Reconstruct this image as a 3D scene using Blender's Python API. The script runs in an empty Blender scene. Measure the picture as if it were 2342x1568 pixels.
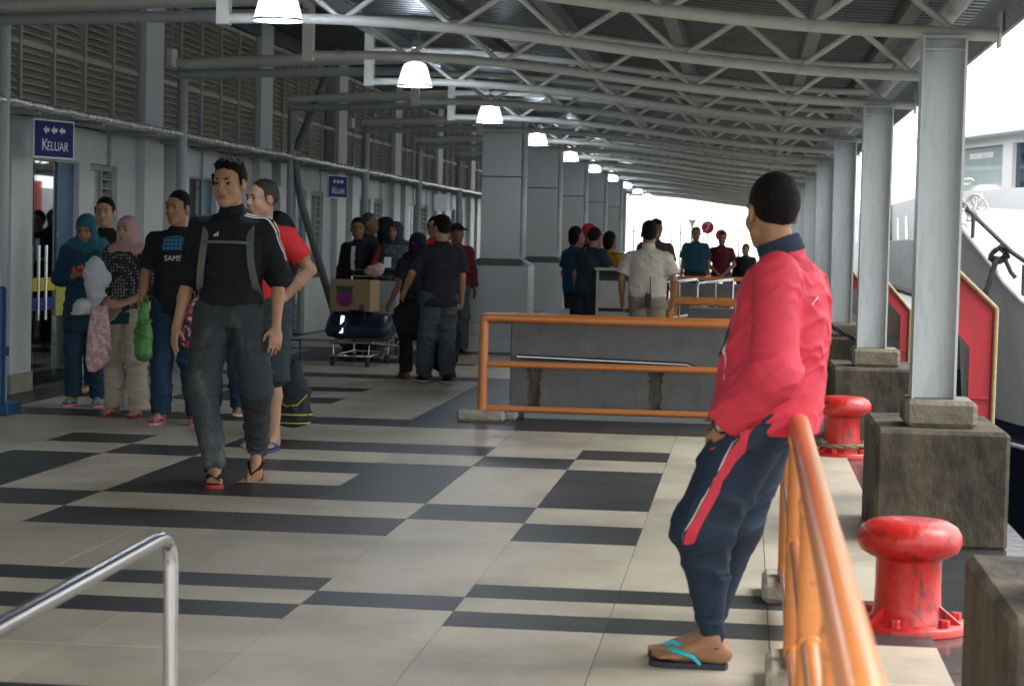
import bpy, math, random
import numpy as np
from mathutils import Vector, Matrix
random.seed(7); RNG = np.random.RandomState(5)
PI = math.pi
scn = bpy.context.scene
COL = scn.collection

# ------------------------------------------------------------------ camera
CAMH = 1.424
cd = bpy.data.cameras.new('camera'); cam = bpy.data.objects.new('camera', cd); COL.objects.link(cam)
def _dir(v, yaw=.1126, pitch=.0498, roll=.0236):
    c, s = math.cos(roll), math.sin(roll); v = (c*v[0]-s*v[1], s*v[0]+c*v[1], v[2])
    X, Y, Z = v[0], -v[2], v[1]
    c, s = math.cos(pitch), math.sin(pitch); Y, Z = Y*c+Z*s, -Y*s+Z*c
    c, s = math.cos(yaw), math.sin(yaw); X, Y = X*c-Y*s, X*s+Y*c
    return Vector((X, Y, Z))
cam.matrix_world = Matrix([_dir((1,0,0)), _dir((0,1,0)), _dir((0,0,1))]).transposed().to_4x4()
cam.location = (0, 0, CAMH)
cd.sensor_width = 36; cd.lens = 4700/2342*36
cd.clip_start = .1; cd.clip_end = 9000
cd.dof.use_dof = True; cd.dof.focus_distance = 13.5; cd.dof.aperture_fstop = 6.3
scn.camera = cam
scn.render.resolution_x = 1024; scn.render.resolution_y = 685

# ------------------------------------------------------------------ world, sun, exposure
w = bpy.data.worlds.new('World'); scn.world = w; w.use_nodes = True
nt = w.node_tree; nt.nodes.clear()
sky = nt.nodes.new('ShaderNodeTexSky'); sky.sky_type = 'NISHITA'; sky.sun_disc = False
SUN_EL, SUN_AZ = math.radians(52), math.radians(75)
sky.sun_elevation = SUN_EL; sky.sun_rotation = SUN_AZ
sky.air_density = 1.0; sky.dust_density = 4.0; sky.ozone_density = 1.0
hs = nt.nodes.new('ShaderNodeHueSaturation'); hs.inputs['Saturation'].default_value = .22
bg = nt.nodes.new('ShaderNodeBackground'); bg.inputs['Strength'].default_value = .15
wo = nt.nodes.new('ShaderNodeOutputWorld')
cm = nt.nodes.new('ShaderNodeMix'); cm.data_type = 'RGBA'; cm.inputs[0].default_value = .82; cm.inputs[7].default_value = (6.9,7.0,6.95,1)   # even cloud deck
nt.links.new(sky.outputs[0], hs.inputs['Color']); nt.links.new(hs.outputs[0], cm.inputs[6]); nt.links.new(cm.outputs[2], bg.inputs['Color']); nt.links.new(bg.outputs[0], wo.inputs['Surface'])
sl = bpy.data.lights.new('sun', 'SUN'); sl.energy = .8; sl.angle = math.radians(35); sl.color = (1, .98, .95)
so = bpy.data.objects.new('sun', sl); COL.objects.link(so)
sd = Vector((math.sin(SUN_AZ)*math.cos(SUN_EL), math.cos(SUN_AZ)*math.cos(SUN_EL), math.sin(SUN_EL)))
so.rotation_euler = sd.to_track_quat('Z', 'Y').to_euler(); so.location = (20, 5, 30)
vs = scn.view_settings; vs.view_transform = 'Standard'; vs.look = 'None'; vs.gamma = 1; vs.use_curve_mapping = False
vs.exposure = 1.5
try:
    scn.cycles.max_bounces = 8; scn.cycles.diffuse_bounces = 4; scn.cycles.glossy_bounces = 4
except Exception: pass

# ------------------------------------------------------------------ materials
MATS = {}
def mat(name, col, rough=.6, metal=0, var=.12, scale=6, bump=.0, bscale=60, stretch=(1,1,1), spec=.5, col2=None, c2t=(.45,.7), emit=None, estr=0, coat=0, objvar=0, thr_scale=None, sheen=0, world=False):
    if name in MATS: return MATS[name]
    m = bpy.data.materials.new(name); m.use_nodes = True; MATS[name] = m
    n = m.node_tree.nodes; l = m.node_tree.links
    b = n['Principled BSDF']
    b.inputs['Roughness'].default_value = rough; b.inputs['Metallic'].default_value = metal
    b.inputs['Specular IOR Level'].default_value = spec
    if coat: b.inputs['Coat Weight'].default_value = coat; b.inputs['Coat Roughness'].default_value = .12
    if sheen: b.inputs['Sheen Weight'].default_value = sheen
    tc = n.new('ShaderNodeTexCoord'); mp = n.new('ShaderNodeMapping'); mp.inputs['Scale'].default_value = stretch
    if world: tc = n.new('ShaderNodeNewGeometry'); l.new(tc.outputs['Position'], mp.inputs['Vector'])
    else: l.new(tc.outputs['Object'], mp.inputs['Vector'])
    nz = n.new('ShaderNodeTexNoise'); nz.inputs['Scale'].default_value = scale; nz.inputs['Detail'].default_value = 7; nz.inputs['Roughness'].default_value = .6
    l.new(mp.outputs[0], nz.inputs['Vector'])
    rp = n.new('ShaderNodeValToRGB'); l.new(nz.outputs['Fac'], rp.inputs['Fac'])
    c = col; e = rp.color_ramp.elements
    e[0].position = .3; e[0].color = (c[0]*(1-var), c[1]*(1-var), c[2]*(1-var), 1)
    e[1].position = .7; e[1].color = (min(1,c[0]*(1+var)), min(1,c[1]*(1+var)), min(1,c[2]*(1+var)), 1)
    out = rp.outputs['Color']
    if col2:
        n2 = n.new('ShaderNodeTexNoise'); n2.inputs['Scale'].default_value = thr_scale or scale*.6; n2.inputs['Detail'].default_value = 9; n2.inputs['Roughness'].default_value = .68
        l.new(mp.outputs[0], n2.inputs['Vector'])
        r2 = n.new('ShaderNodeValToRGB'); r2.color_ramp.elements[0].position = c2t[0]; r2.color_ramp.elements[1].position = c2t[1]
        l.new(n2.outputs['Fac'], r2.inputs['Fac'])
        mx = n.new('ShaderNodeMix'); mx.data_type = 'RGBA'; l.new(r2.outputs['Color'], mx.inputs[0]); l.new(out, mx.inputs[6]); mx.inputs[7].default_value = (*col2, 1); out = mx.outputs[2]
    if objvar:
        oi = n.new('ShaderNodeObjectInfo'); mr = n.new('ShaderNodeMapRange'); mr.inputs['To Min'].default_value = 1-objvar; mr.inputs['To Max'].default_value = 1+objvar
        l.new(oi.outputs['Random'], mr.inputs['Value']); h = n.new('ShaderNodeHueSaturation'); l.new(mr.outputs[0], h.inputs['Value']); l.new(out, h.inputs['Color']); out = h.outputs[0]
    l.new(out, b.inputs['Base Color'])
    mr = n.new('ShaderNodeMapRange'); mr.inputs['To Min'].default_value = max(.02, rough*.8); mr.inputs['To Max'].default_value = min(1, rough*1.25)
    l.new(nz.outputs['Fac'], mr.inputs['Value']); l.new(mr.outputs[0], b.inputs['Roughness'])
    if bump:
        nb = n.new('ShaderNodeTexNoise'); nb.inputs['Scale'].default_value = bscale; nb.inputs['Detail'].default_value = 5
        l.new(mp.outputs[0], nb.inputs['Vector'])
        bp = n.new('ShaderNodeBump'); bp.inputs['Strength'].default_value = bump; bp.inputs['Distance'].default_value = .02
        l.new(nb.outputs['Fac'], bp.inputs['Height']); l.new(bp.outputs[0], b.inputs['Normal'])
    if emit:
        b.inputs['Emission Color'].default_value = (*emit, 1); b.inputs['Emission Strength'].default_value = estr
    return m
def pattern_mat(name, kind, cols, scale, rough=.8):
    """checks / dots / stripes printed on cloth"""
    if name in MATS: return MATS[name]
    m = bpy.data.materials.new(name); m.use_nodes = True; MATS[name] = m
    n = m.node_tree.nodes; l = m.node_tree.links; b = n['Principled BSDF']; b.inputs['Roughness'].default_value = rough
    tc = n.new('ShaderNodeTexCoord')
    rp = n.new('ShaderNodeValToRGB'); rp.color_ramp.interpolation = 'CONSTANT'
    if kind == 'check':
        ck = n.new('ShaderNodeTexBrick'); ck.inputs['Scale'].default_value = scale; ck.offset = 0; ck.inputs['Mortar Size'].default_value = .12
        ck.inputs['Brick Width'].default_value = 1; ck.inputs['Row Height'].default_value = 1
        ck.inputs['Color1'].default_value = (*cols[0],1); ck.inputs['Color2'].default_value = (*cols[0],1); ck.inputs['Mortar'].default_value = (*cols[1],1)
        mp = n.new('ShaderNodeMapping'); mp.inputs['Rotation'].default_value = (PI/2,0,0)
        l.new(tc.outputs['Object'], mp.inputs[0]); l.new(mp.outputs[0], ck.inputs['Vector']); l.new(ck.outputs['Color'], b.inputs['Base Color'])
    else:
        if kind == 'dots':
            t = n.new('ShaderNodeTexVoronoi'); t.inputs['Scale'].default_value = scale; src = t.outputs['Distance']; th = .33; t.inputs['Randomness'].default_value = .35
        else:
            t = n.new('ShaderNodeTexNoise'); t.inputs['Scale'].default_value = scale; t.inputs['Detail'].default_value = 3; src = t.outputs['Fac']; th = .5
        l.new(tc.outputs['Object'], t.inputs['Vector']); l.new(src, rp.inputs['Fac'])
        e = rp.color_ramp.elements; e[0].position = 0; e[0].color = (*cols[0],1); e[1].position = th; e[1].color = (*cols[1],1)
        if len(cols) > 2: q = e.new(th+.09); q.color = (*cols[2],1)
        l.new(rp.outputs[0], b.inputs['Base Color'])
    return m
def glass_mat(name, tint, trans=.5, rough=.02):
    if name in MATS: return MATS[name]
    m = bpy.data.materials.new(name); m.use_nodes = True; MATS[name] = m
    n = m.node_tree.nodes; l = m.node_tree.links; n.clear()
    o = n.new('ShaderNodeOutputMaterial'); a = n.new('ShaderNodeBsdfTransparent'); a.inputs[0].default_value = (*tint,1)
    g = n.new('ShaderNodeBsdfGlossy'); g.inputs['Roughness'].default_value = rough; g.inputs['Color'].default_value = (.9,.95,.95,1)
    lw = n.new('ShaderNodeFresnel'); lw.inputs['IOR'].default_value = 1.5
    mr = n.new('ShaderNodeMapRange'); mr.inputs['To Min'].default_value = .34; mr.inputs['To Max'].default_value = 1
    l.new(lw.outputs[0], mr.inputs['Value'])
    mx = n.new('ShaderNodeMixShader'); l.new(mr.outputs[0], mx.inputs[0]); l.new(a.outputs[0], mx.inputs[1]); l.new(g.outputs[0], mx.inputs[2]); l.new(mx.outputs[0], o.inputs[0])
    return m

BEIGE = mat('beige_tile', (.52,.475,.375), .40, var=.10, scale=1.4, bump=.04, bscale=4, objvar=.055, col2=(.22,.20,.16), c2t=(.46,.86), thr_scale=1.5, world=True, stretch=(1,.8,1))
DARKT = mat('charcoal_tile', (.038,.042,.043), .42, var=.25, scale=4, bump=.03, bscale=9, objvar=.12, col2=(.095,.095,.09), c2t=(.52,.8), stretch=(1,7,1), world=True)
GROUT = mat('grout', (.10,.09,.075), .8, bump=.2)
WETC = mat('wet_concrete', (.045,.048,.052), .16, var=.3, scale=3, bump=.10, bscale=14)
GREYP = mat('grey_paint', (.34,.375,.39), .42, var=.05, scale=3, bump=.03, bscale=40, col2=(.24,.265,.275), c2t=(.62,.8))
COLP = mat('column_paint', (.56,.60,.61), .38, var=.06, scale=4, bump=.06, bscale=70, col2=(.36,.39,.40), c2t=(.50,.80), thr_scale=12, stretch=(1.5,1.5,.25))
TRUSSP = mat('truss_paint', (.60,.61,.57), .38, var=.07, scale=9, col2=(.25,.24,.2), c2t=(.62,.8), thr_scale=5)
ROOFM = mat('roof_sheet_metal', (.08,.098,.105), .38, .35, var=.12, scale=2, bump=.02, bscale=8)
PURL = mat('galvanised_purlin', (.26,.27,.27), .4, .4, var=.15, scale=6)
WHITEW = mat('wall_panel_paint', (.55,.58,.585), .42, var=.05, scale=1.5, col2=(.33,.355,.36), c2t=(.6,.85))
CLAD = mat('aluminium_cladding', (.56,.59,.59), .36, .15, var=.03, scale=1.2)
CLADD = mat('plinth_top_grey', (.16,.17,.175), .45)
LOUV = mat('louvre_slat_paint', (.40,.36,.30), .45, var=.12, scale=8)
LFRAME = mat('louvre_frame', (.36,.37,.35), .45)
DARK = mat('dark_interior', (.025,.028,.03), .8)
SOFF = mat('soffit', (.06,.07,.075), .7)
FOIL = mat('awning_metal', (.70,.71,.68), .26, .6, var=.1, scale=12, bump=.35, bscale=14)
STEEL = mat('stainless_steel', (.58,.59,.62), .2, 1, var=.05, scale=20)
ORNG = mat('orange_paint', (.62,.215,.055), .35, var=.05, scale=9, coat=.3, col2=(.24,.09,.03), c2t=(.62,.72), thr_scale=26, bump=.15, bscale=35)
CONC = mat('weathered_concrete', (.105,.086,.056), .85, var=.3, scale=9, bump=.6, bscale=30, col2=(.014,.014,.011), c2t=(.40,.66), thr_scale=3.2, stretch=(1,1,.6))
CONCL = mat('plinth_mortar', (.20,.175,.13), .85, var=.2, scale=9, bump=.5, bscale=40, col2=(.09,.075,.05), c2t=(.5,.75))
GCONC = mat('grey_parapet_concrete', (.14,.145,.145), .6, var=.2, scale=5, bump=.2, bscale=30, col2=(.19,.195,.2), c2t=(.55,.85), thr_scale=8)
RUST = mat('rust_stain', (.05,.032,.018), .9, var=.5, scale=14, col2=(.12,.115,.105), c2t=(.46,.66), thr_scale=11, stretch=(1,1,.2))
REDP = mat('bollard_red_paint', (.50,.018,.014), .36, var=.2, scale=10, coat=.15, bump=.22, bscale=30, col2=(.10,.018,.016), c2t=(.54,.66), thr_scale=11, stretch=(1,1,.55))
FENR = mat('fender_red_paint', (.55,.035,.05), .5, var=.2, scale=6, col2=(.62,.28,.28), c2t=(.62,.85), stretch=(1,1,.4))
YELR = mat('yellow_foam_edge', (.42,.34,.17), .7, var=.2, scale=30, bump=.3)
HULLM = mat('ship_hull_grey', (.76,.765,.75), .45, var=.03, scale=.7, col2=(.50,.44,.36), c2t=(.56,.85), stretch=(3,3,.35), thr_scale=1.2)
SHIPW = mat('ship_white_paint', (.88,.89,.9), .4, var=.02, scale=1)
NAVY = mat('navy_boot_top', (.02,.025,.06), .4)
RIBG = mat('ribbed_side_grey', (.42,.43,.44), .5)
RIBB = mat('ribbed_side_brown', (.27,.2,.17), .7)
BLACK = mat('black_rubber', (.015,.015,.017), .6)
ROPE = mat('dark_rope', (.035,.035,.038), .9, bump=.8, bscale=90)
ROPET = mat('tan_rope', (.25,.2,.12), .9, bump=.8, bscale=90)
GLASSW = glass_mat('window_glass', (.6,.7,.7))
GLASSD = glass_mat('door_glass', (.35,.42,.41))

# ------------------------------------------------------------------ object helpers
def tag(o, label=None, cat=None, group=None, kind=None):
    if label: o['label'] = label
    if cat: o['category'] = cat
    if group: o['group'] = group
    if kind: o['kind'] = kind
    return o
def empty(name, loc=(0,0,0), rz=0, **k):
    o = bpy.data.objects.new(name, None); COL.objects.link(o); o.location = loc; o.rotation_euler = (0,0,rz); o.empty_display_size = .1
    return tag(o, **k)
class MB:
    def __init__(s): s.v = []; s.f = []; s.sm = []
    def add(s, vs_, fs, smooth=False):
        b = len(s.v); s.v += [tuple(map(float, p)) for p in vs_]; s.f += [tuple(i+b for i in q) for q in fs]; s.sm += [smooth]*len(fs); return s
    def box(s, lo, hi, M=None, bev=0):
        x0,y0,z0 = lo; x1,y1,z1 = hi
        p = [(x0,y0,z0),(x1,y0,z0),(x1,y1,z0),(x0,y1,z0),(x0,y0,z1),(x1,y0,z1),(x1,y1,z1),(x0,y1,z1)]
        if M is not None: p = [M @ Vector(q) for q in p]
        return s.add(p, [(0,3,2,1),(4,5,6,7),(0,1,5,4),(1,2,6,5),(2,3,7,6),(3,0,4,7)])
    def bbox(s, lo, hi, b=.01):
        """box with chamfered edges"""
        c = [(lo[i]+hi[i])/2 for i in range(3)]; h = [(hi[i]-lo[i])/2 for i in range(3)]
        v = []; idx = {}
        for sx in (-1,1):
            for sy in (-1,1):
                for sz in (-1,1):
                    sg = (sx,sy,sz)
                    for a in range(3):
                        q = [c[i]+sg[i]*(h[i]-(0 if i == a else b)) for i in range(3)]
                        idx[(sg,a)] = len(v); v.append(q)
        f = []
        for a in range(3):
            o = [i for i in range(3) if i != a]
            for sa in (-1,1):
                q = []
                for (u,w_) in ((-1,-1),(1,-1),(1,1),(-1,1)):
                    g = [0,0,0]; g[a] = sa; g[o[0]] = u; g[o[1]] = w_; q.append(idx[(tuple(g),a)])
                flip = (sa < 0) ^ (a == 1); f.append(tuple(q[::-1]) if flip else tuple(q))
        for a in range(3):
            o = [i for i in range(3) if i != a]
            for u in (-1,1):
                for w_ in (-1,1):
                    g0 = [0,0,0]; g0[o[0]] = u; g0[o[1]] = w_; g1 = list(g0); g0[a] = -1; g1[a] = 1
                    f.append((idx[(tuple(g0),o[0])], idx[(tuple(g1),o[0])], idx[(tuple(g1),o[1])], idx[(tuple(g0),o[1])]))
        for sg in [(x,y,z) for x in (-1,1) for y in (-1,1) for z in (-1,1)]: f.append(tuple(idx[(sg,a)] for a in range(3)))
        return s.add(v, f)
    def tube(s, pts, r, n=10, cap=True, smooth=True):
        P = [Vector(p) for p in pts]; R = r if hasattr(r,'__len__') else [r]*len(P); vs_ = []; fs = []
        up = None
        for i, p in enumerate(P):
            t = (P[min(i+1,len(P)-1)]-P[max(i-1,0)]).normalized()
            if up is None: up = t.orthogonal().normalized()
            up = (up - t*up.dot(t)).normalized(); w_ = t.cross(up)
            for k in range(n):
                a = 2*PI*k/n; vs_.append(p+(up*math.cos(a)+w_*math.sin(a))*R[i])
        for i in range(len(P)-1):
            for k in range(n): fs.append((i*n+k, i*n+(k+1)%n, (i+1)*n+(k+1)%n, (i+1)*n+k))
        s.add(vs_, fs, smooth)
        if cap:
            s.add(vs_[:n], [tuple(range(n))[::-1]]); s.add(vs_[-n:], [tuple(range(n))])
        return s
    def lathe(s, prof, c=(0,0,0), n=32, smooth=True):
        vs_ = []; fs = []
        for (r,z) in prof:
            for k in range(n): a = 2*PI*k/n; vs_.append((c[0]+r*math.cos(a), c[1]+r*math.sin(a), c[2]+z))
        for i in range(len(prof)-1):
            for k in range(n): fs.append((i*n+k, i*n+(k+1)%n, (i+1)*n+(k+1)%n, (i+1)*n+k))
        return s.add(vs_, fs, smooth)
    def prism(s, poly, d0, d1, axis=1):
        """poly in the two other axes, extruded along axis"""
        n = len(poly); o = [i for i in range(3) if i != axis]; vs_ = []
        for d in (d0, d1):
            for p in poly: q = [0,0,0]; q[axis] = d; q[o[0]] = p[0]; q[o[1]] = p[1]; vs_.append(q)
        fs = [tuple(range(n))[::-1], tuple(range(n,2*n))]+[(i,(i+1)%n,n+(i+1)%n,n+i) for i in range(n)]
        return s.add(vs_, fs)
    def mesh(s, name, m, org=(0,0,0)):
        me = bpy.data.meshes.new(name); v = [(p[0]-org[0],p[1]-org[1],p[2]-org[2]) for p in s.v]
        me.from_pydata(v, [], s.f); me.polygons.foreach_set('use_smooth', s.sm); me.materials.append(m); me.update()
        return me
    def build(s, name, m, parent=None, loc=None):
        org = parent.location if (parent is not None) else (loc or (0,0,0))
        me = s.mesh(name, m, org); o = bpy.data.objects.new(name, me); COL.objects.link(o)
        if parent is not None: o.parent = parent
        elif loc: o.location = loc
        return o
def inst(name, me, parent, loc=(0,0,0), rot=(0,0,0)):
    o = bpy.data.objects.new(name, me); COL.objects.link(o); o.parent = parent; o.location = loc; o.rotation_euler = rot; return o
def copy_tree(o, parent=None):
    c = o.copy(); COL.objects.link(c)
    if parent: c.parent = parent
    for ch in [x for x in KIDS.get(o.name, [])]: copy_tree(ch, c)
    return c
def kids_map():
    KIDS.clear()
    for x in bpy.data.objects:
        if x.parent: KIDS.setdefault(x.parent.name, []).append(x)
KIDS = {}
def text_obj(name, s, size, m, parent, M, ext=.002, align='CENTER', sx=1.0):
    cu = bpy.data.curves.new(name, 'FONT'); cu.body = s; cu.size = size; cu.extrude = ext; cu.align_x = align; cu.align_y = 'CENTER'; cu.materials.append(m)
    tmp = bpy.data.objects.new(name, cu); COL.objects.link(tmp)
    dg = bpy.context.evaluated_depsgraph_get(); me = bpy.data.meshes.new_from_object(tmp.evaluated_get(dg)); bpy.data.objects.remove(tmp)
    o = bpy.data.objects.new(name, me); COL.objects.link(o); o.parent = parent; o.matrix_local = M @ Matrix.Diagonal((sx,1,1,1)); return o

# ================================================================== THE SETTING
X0, TW, Y0, TL = -.48, .6, 7.45, .3135
def TX(i): return X0+TW*i
def TY(n): return Y0+TL*n
wat = MB().box((-400,-300,-1.6),(3000,6000,-1.3))
wm = mat('harbour_water', (.03,.045,.05), .12, var=.1, bump=.5, bscale=1.5)
tag(wat.build('water', wm), kind='structure')
q = MB().box((-14,-8,-1.9),(.715,75,-.0046)).build('floor', GROUT); tag(q, kind='structure')
tag(MB().box((.716,-8,-1.9),(1.42,75,-.012)).build('quay_edge', WETC), kind='structure')
# tile pattern: rects of dark cells, (i0,i1,n0,n1)
D = []
for n0 in (0, ):
    D += [(-5,-2,0,1),(-1,2,0,1),(-9,-6,0,1),(-5,-2,2,3),(-1,2,2,3),(-9,-6,2,3),(-2,-1,1,2),(-6,-5,1,2)]
def motif(c):   # square motif mirrored about row c
    D.extend([(-1,0,c+5,c+7),(-1,0,c-3,c+3),(-1,0,c-7,c-5),(-2,-1,c+3,c+5),(-2,-1,c-5,c-3),(-5,-2,c+5,c+7),(-5,-2,c-7,c-5),
      (-3,-2,c-3,c+3),(-5,-4,c-3,c+3),(-4,-3,c-3,c-1),(-4,-3,c+1,c+3),(-6,-5,c+3,c+5),(-6,-5,c-5,c-3),(-7,-6,c+5,c+7),(-7,-6,c-3,c+3),(-7,-6,c-7,c-5)])
motif(14); motif(-11)
def is_dark(i, n):
    for a,b,c,d in D:
        if a <= i < b and c <= n < d: return True
    return False
tile_meshes = {}
def tile_mesh(w_, l_, m):
    k = (round(w_,3), round(l_,3), m.name)
    if k not in tile_meshes:
        g = .0018; b = .0008
        mb = MB(); x, y = w_/2-g, l_/2-g
        v = [(-x,-y,-.010),(x,-y,-.010),(x,y,-.010),(-x,y,-.010),(-x,-y,-b),(x,-y,-b),(x,y,-b),(-x,y,-b),(-x+b,-y+b,0),(x-b,-y+b,0),(x-b,y-b,0),(-x+b,y-b,0)]
        f = [(8,9,10,11)]
        for r in (0,4):
            for k_ in range(4): f.append((r+k_, r+(k_+1)%4, r+4+(k_+1)%4, r+4+k_))
        mb.add(v, f); tile_meshes[k] = mb.mesh('tile', m)
    return tile_meshes[k]
def put_tile(x0, x1, y0, y1, dark, far=None):
    m = DARKT if dark else BEIGE
    if far is not None:
        g = .0016; far[dark].box((x0+g,y0+g,-.009),(x1-g,y1-g,0)); return
    inst('tile', tile_mesh(x1-x0, y1-y0, m), q, ((x0+x1)/2, (y0+y1)/2, RNG.uniform(-.0005,.0003)), (RNG.normal(0,.0004), RNG.normal(0,.0004), 0))
far = {True: MB(), False: MB()}
for i in range(-10, 2):
    n = -8
    lim = 25
    while n < lim:
        d = is_dark(i, n); st = 1
        if n+1 < lim and is_dark(i, n+1) == d and not (n == 7 and not d and False):
            # beige tiles are 0.6 x 0.6 where two rows share a colour
            st = 2
        x0 = TX(i) if i > -10 else -6.27
        near = (i >= -9 and not (i < -8 and n < 8) and not (i < -5 and n < 0) and n >= -5)
        put_tile(x0, TX(i+1), TY(n), TY(n+st), d, None if near else far)
        n += st
# second zone: framed panel with the centre glyph, and what lies beyond
xe = [-9.65,-8.9,-8.2,-7.45,-7.0,-6.5,-6.0,-5.46,-5.0,-4.25,-3.5,-2.75,-2,-1,0,1,2]
ye = [25,27,29,31,33,35.4,37,39.2,41.4,43.3,45.4,47.5,49.5,50.5,52.6,54.7,56.9,59,61]
ye += list(np.arange(63.2, 215, 2.2))
def zdark(x, n):
    if n < 27: return x > -9
    if n < 41.4:
        if x < -8.9: return n > 27
        if x > -3.5: return True
        if -7.0 < x < -5.46 and 31 < n < 37: return not (-6.3 < x < -5.46 and 33 < n < 35.4 and x > -5.9)
        if -7.45 < x < -5.0 and (31 < n < 33 or 35.4 < n < 37): return True
        return False
    if n < 43.3: return True
    if n > 61: return (int((n-61)//2.2) % 4 == 1)
    if x < -8.9: return True
    if 49.5 < n < 50.5: return x < -4
    if 50.5 < n < 56.9 and -8.0 < x < -5.0: return not (-7 < x < -6 and 52.6 < n < 54.7)
    if n > 50.5 and x > -3.5: return n < 56.9
    if 56.9 < n < 59: return True
    return False
ct = 0
for a in range(len(xe)-1):
    for b in range(len(ye)-1):
        d = zdark((xe[a]+xe[a+1])/2, (ye[b]+ye[b+1])/2)
        vis = ye[b] < 38 and -9 < xe[a] and (xe[a] < -3 or ye[b] < 26)
        if vis: ct += 1
        put_tile(TX(xe[a]) if a else -6.27, TX(xe[a+1]), TY(ye[b]), TY(ye[b+1]), d, None if vis else far)
for i in range(-10, 2):   # behind the camera the same floor goes on
    for n in range(-48, -8, 2): put_tile(TX(i) if i > -10 else -6.27, TX(i+1), TY(n), TY(n+2), (i*3+n) % 7 == 0, far)
for d, mb in far.items():
    o = mb.build('tile_field', DARKT if d else BEIGE); o.parent = q; o['kind'] = 'stuff'

# ---------------------------------------------------------------- terminal building on the left
PX = -6.27
bld = empty('terminal_building', (PX-1,24,0), label='grey terminal building with louvres and glass doors along the left side of the walkway', cat='building')
bld_y1 = 62.0
def bay(k): return 16.5+5.1*k
b_wall = MB(); b_dark = MB(); b_back = MB()
b_dark.box((-9.5,-8,-.004),(-9.3,bld_y1,4.6))
b_dark.box((-9.3,-8,3.98),(-6.9,bld_y1,4.1))
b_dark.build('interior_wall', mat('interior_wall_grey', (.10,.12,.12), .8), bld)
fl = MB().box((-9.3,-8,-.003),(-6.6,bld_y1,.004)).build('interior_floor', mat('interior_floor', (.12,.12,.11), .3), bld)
jm = []
for k in range(-4, 9):
    Y = bay(k)
    near = -1 <= k <= 3
    # recessed pillar between bays (projects from the louvre plane)
    p = MB().box((-6.75,Y-.65,0),(PX,Y,4.2)); p.build('pillar', WHITEW, bld)
    # skirting of tile at the pillar
    MB().box((-6.76,Y-.655,0),(PX+.012,Y+.005,.17)).build('skirting', mat('skirting_tile', (.33,.31,.26), .4), bld)
    wl = MB()
    wl.box((-6.55,Y,0),(-6.35,Y+.32,2.40)); wl.build('wall_panel', WHITEW, bld)
    # narrow vertical window between pillar and jamb, lit look painted as pale colour
    MB().box((-6.46,Y+.325,.12),(-6.40,Y+.52,2.2)).build('window_strip', mat('lit_pale_strip', (.5,.56,.55), .2), bld)
    MB().box((-6.6,Y+.53,0),(PX+.003,Y+1.06,2.40)).build('door_jamb', WHITEW, bld)
    MB().box((-6.61,Y+.524,0),(PX+.02,Y+1.066,.17)).build('skirting', MATS['skirting_tile'], bld)
    # over-door panels with seams
    for j, (a, b) in enumerate(((1.063,1.9),(1.905,2.6),(2.605,3.5),(3.505,4.447))):
        MB().box((-6.52,Y+a,2.075),(-6.36-.002*j,Y+b,2.40)).build('lintel_panel', WHITEW, bld)
    # glass doors: two clear leaves and one with blue / yellow film
    dr = MB().box((-6.44,Y+1.07,.02),(-6.428,Y+1.60,2.07)).build('door', GLASSD, bld)
    for zz in (.85,):
        hd = MB()
        for yy in (Y+1.50, Y+1.70): hd.tube([(-6.36,yy,.60),(-6.36,yy,1.28)], .016, 8)
        hd.tube([(-6.36,Y+1.50,.72),(-6.43,Y+1.50,.72)], .008, 6); hd.tube([(-6.36,Y+1.70,.72),(-6.43,Y+1.70,.72)], .008, 6)
        hd.tube([(-6.36,Y+1.50,1.15),(-6.43,Y+1.50,1.15)], .008, 6); hd.tube([(-6.36,Y+1.70,1.15),(-6.43,Y+1.70,1.15)], .008, 6)
        h = hd.build('handle', STEEL, bld)
    MB().box((-6.44,Y+1.61,.02),(-6.428,Y+2.13,2.07)).build('door', GLASSD, bld)
    MB().box((-6.43,Y+2.14,.95),(-6.415,Y+2.6,2.07)).build('blue_film_panel', mat('blue_film', (.035,.12,.21), .25), bld)
    MB().box((-6.43,Y+2.14,.62),(-6.415,Y+2.6,.947)).build('yellow_film_panel', mat('yellow_film', (.45,.46,.10), .3), bld)
    MB().box((-6.43,Y+2.14,.02),(-6.415,Y+2.6,.617)).build('door', GLASSD, bld)
    st = MB().box((-6.424,Y+1.075,.86),(-6.42,Y+2.12,.98)); st.build('yellow_sticker_band', mat('yellow_sticker', (.6,.48,.03), .5), bld)
    MB().box((-6.424,Y+1.075,.68),(-6.42,Y+2.12,.80)).build('blue_sticker_band', mat('blue_sticker', (.02,.04,.22), .5), bld)
    dc = MB(); dc.box((-6.5,Y+1.062,2.05),(-6.38,Y+2.6,2.075)); dc.build('door_head', LFRAME, bld)
    # solid panel, then a window with frosted pane and jalousie slats
    MB().box((-6.52,Y+2.603,0),(-6.36,Y+2.93,2.075)).build('wall_panel', WHITEW, bld)
    MB().box((-6.52,Y+2.935,0),(-6.36,Y+4.447,.80)).build('wall_panel', WHITEW, bld)
    MB().box((-6.52,Y+3.80,.803),(-6.36,Y+4.447,2.075)).build('wall_panel', WHITEW, bld)
    wf = MB(); x0_, x1_ = -6.47, -6.40
    wf.box((x0_,Y+2.937,.803),(x1_,Y+2.975,2.07)); wf.box((x0_,Y+3.40,.803),(x1_,Y+3.44,2.07)); wf.box((x0_,Y+3.76,.803),(x1_,Y+3.797,2.07)); wf.box((x0_,Y+2.976,2.02),(x1_,Y+3.76,2.07)); 
    fr = wf.build('window', LFRAME, bld)
    o = MB().box((-6.445,Y+2.98,.806),(-6.435,Y+3.398,2.018)).build('pane', mat('frosted_pane', (.36,.42,.42), .18), bld); o.parent = fr; o.matrix_parent_inverse = Matrix()
    sm = MB()
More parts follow.
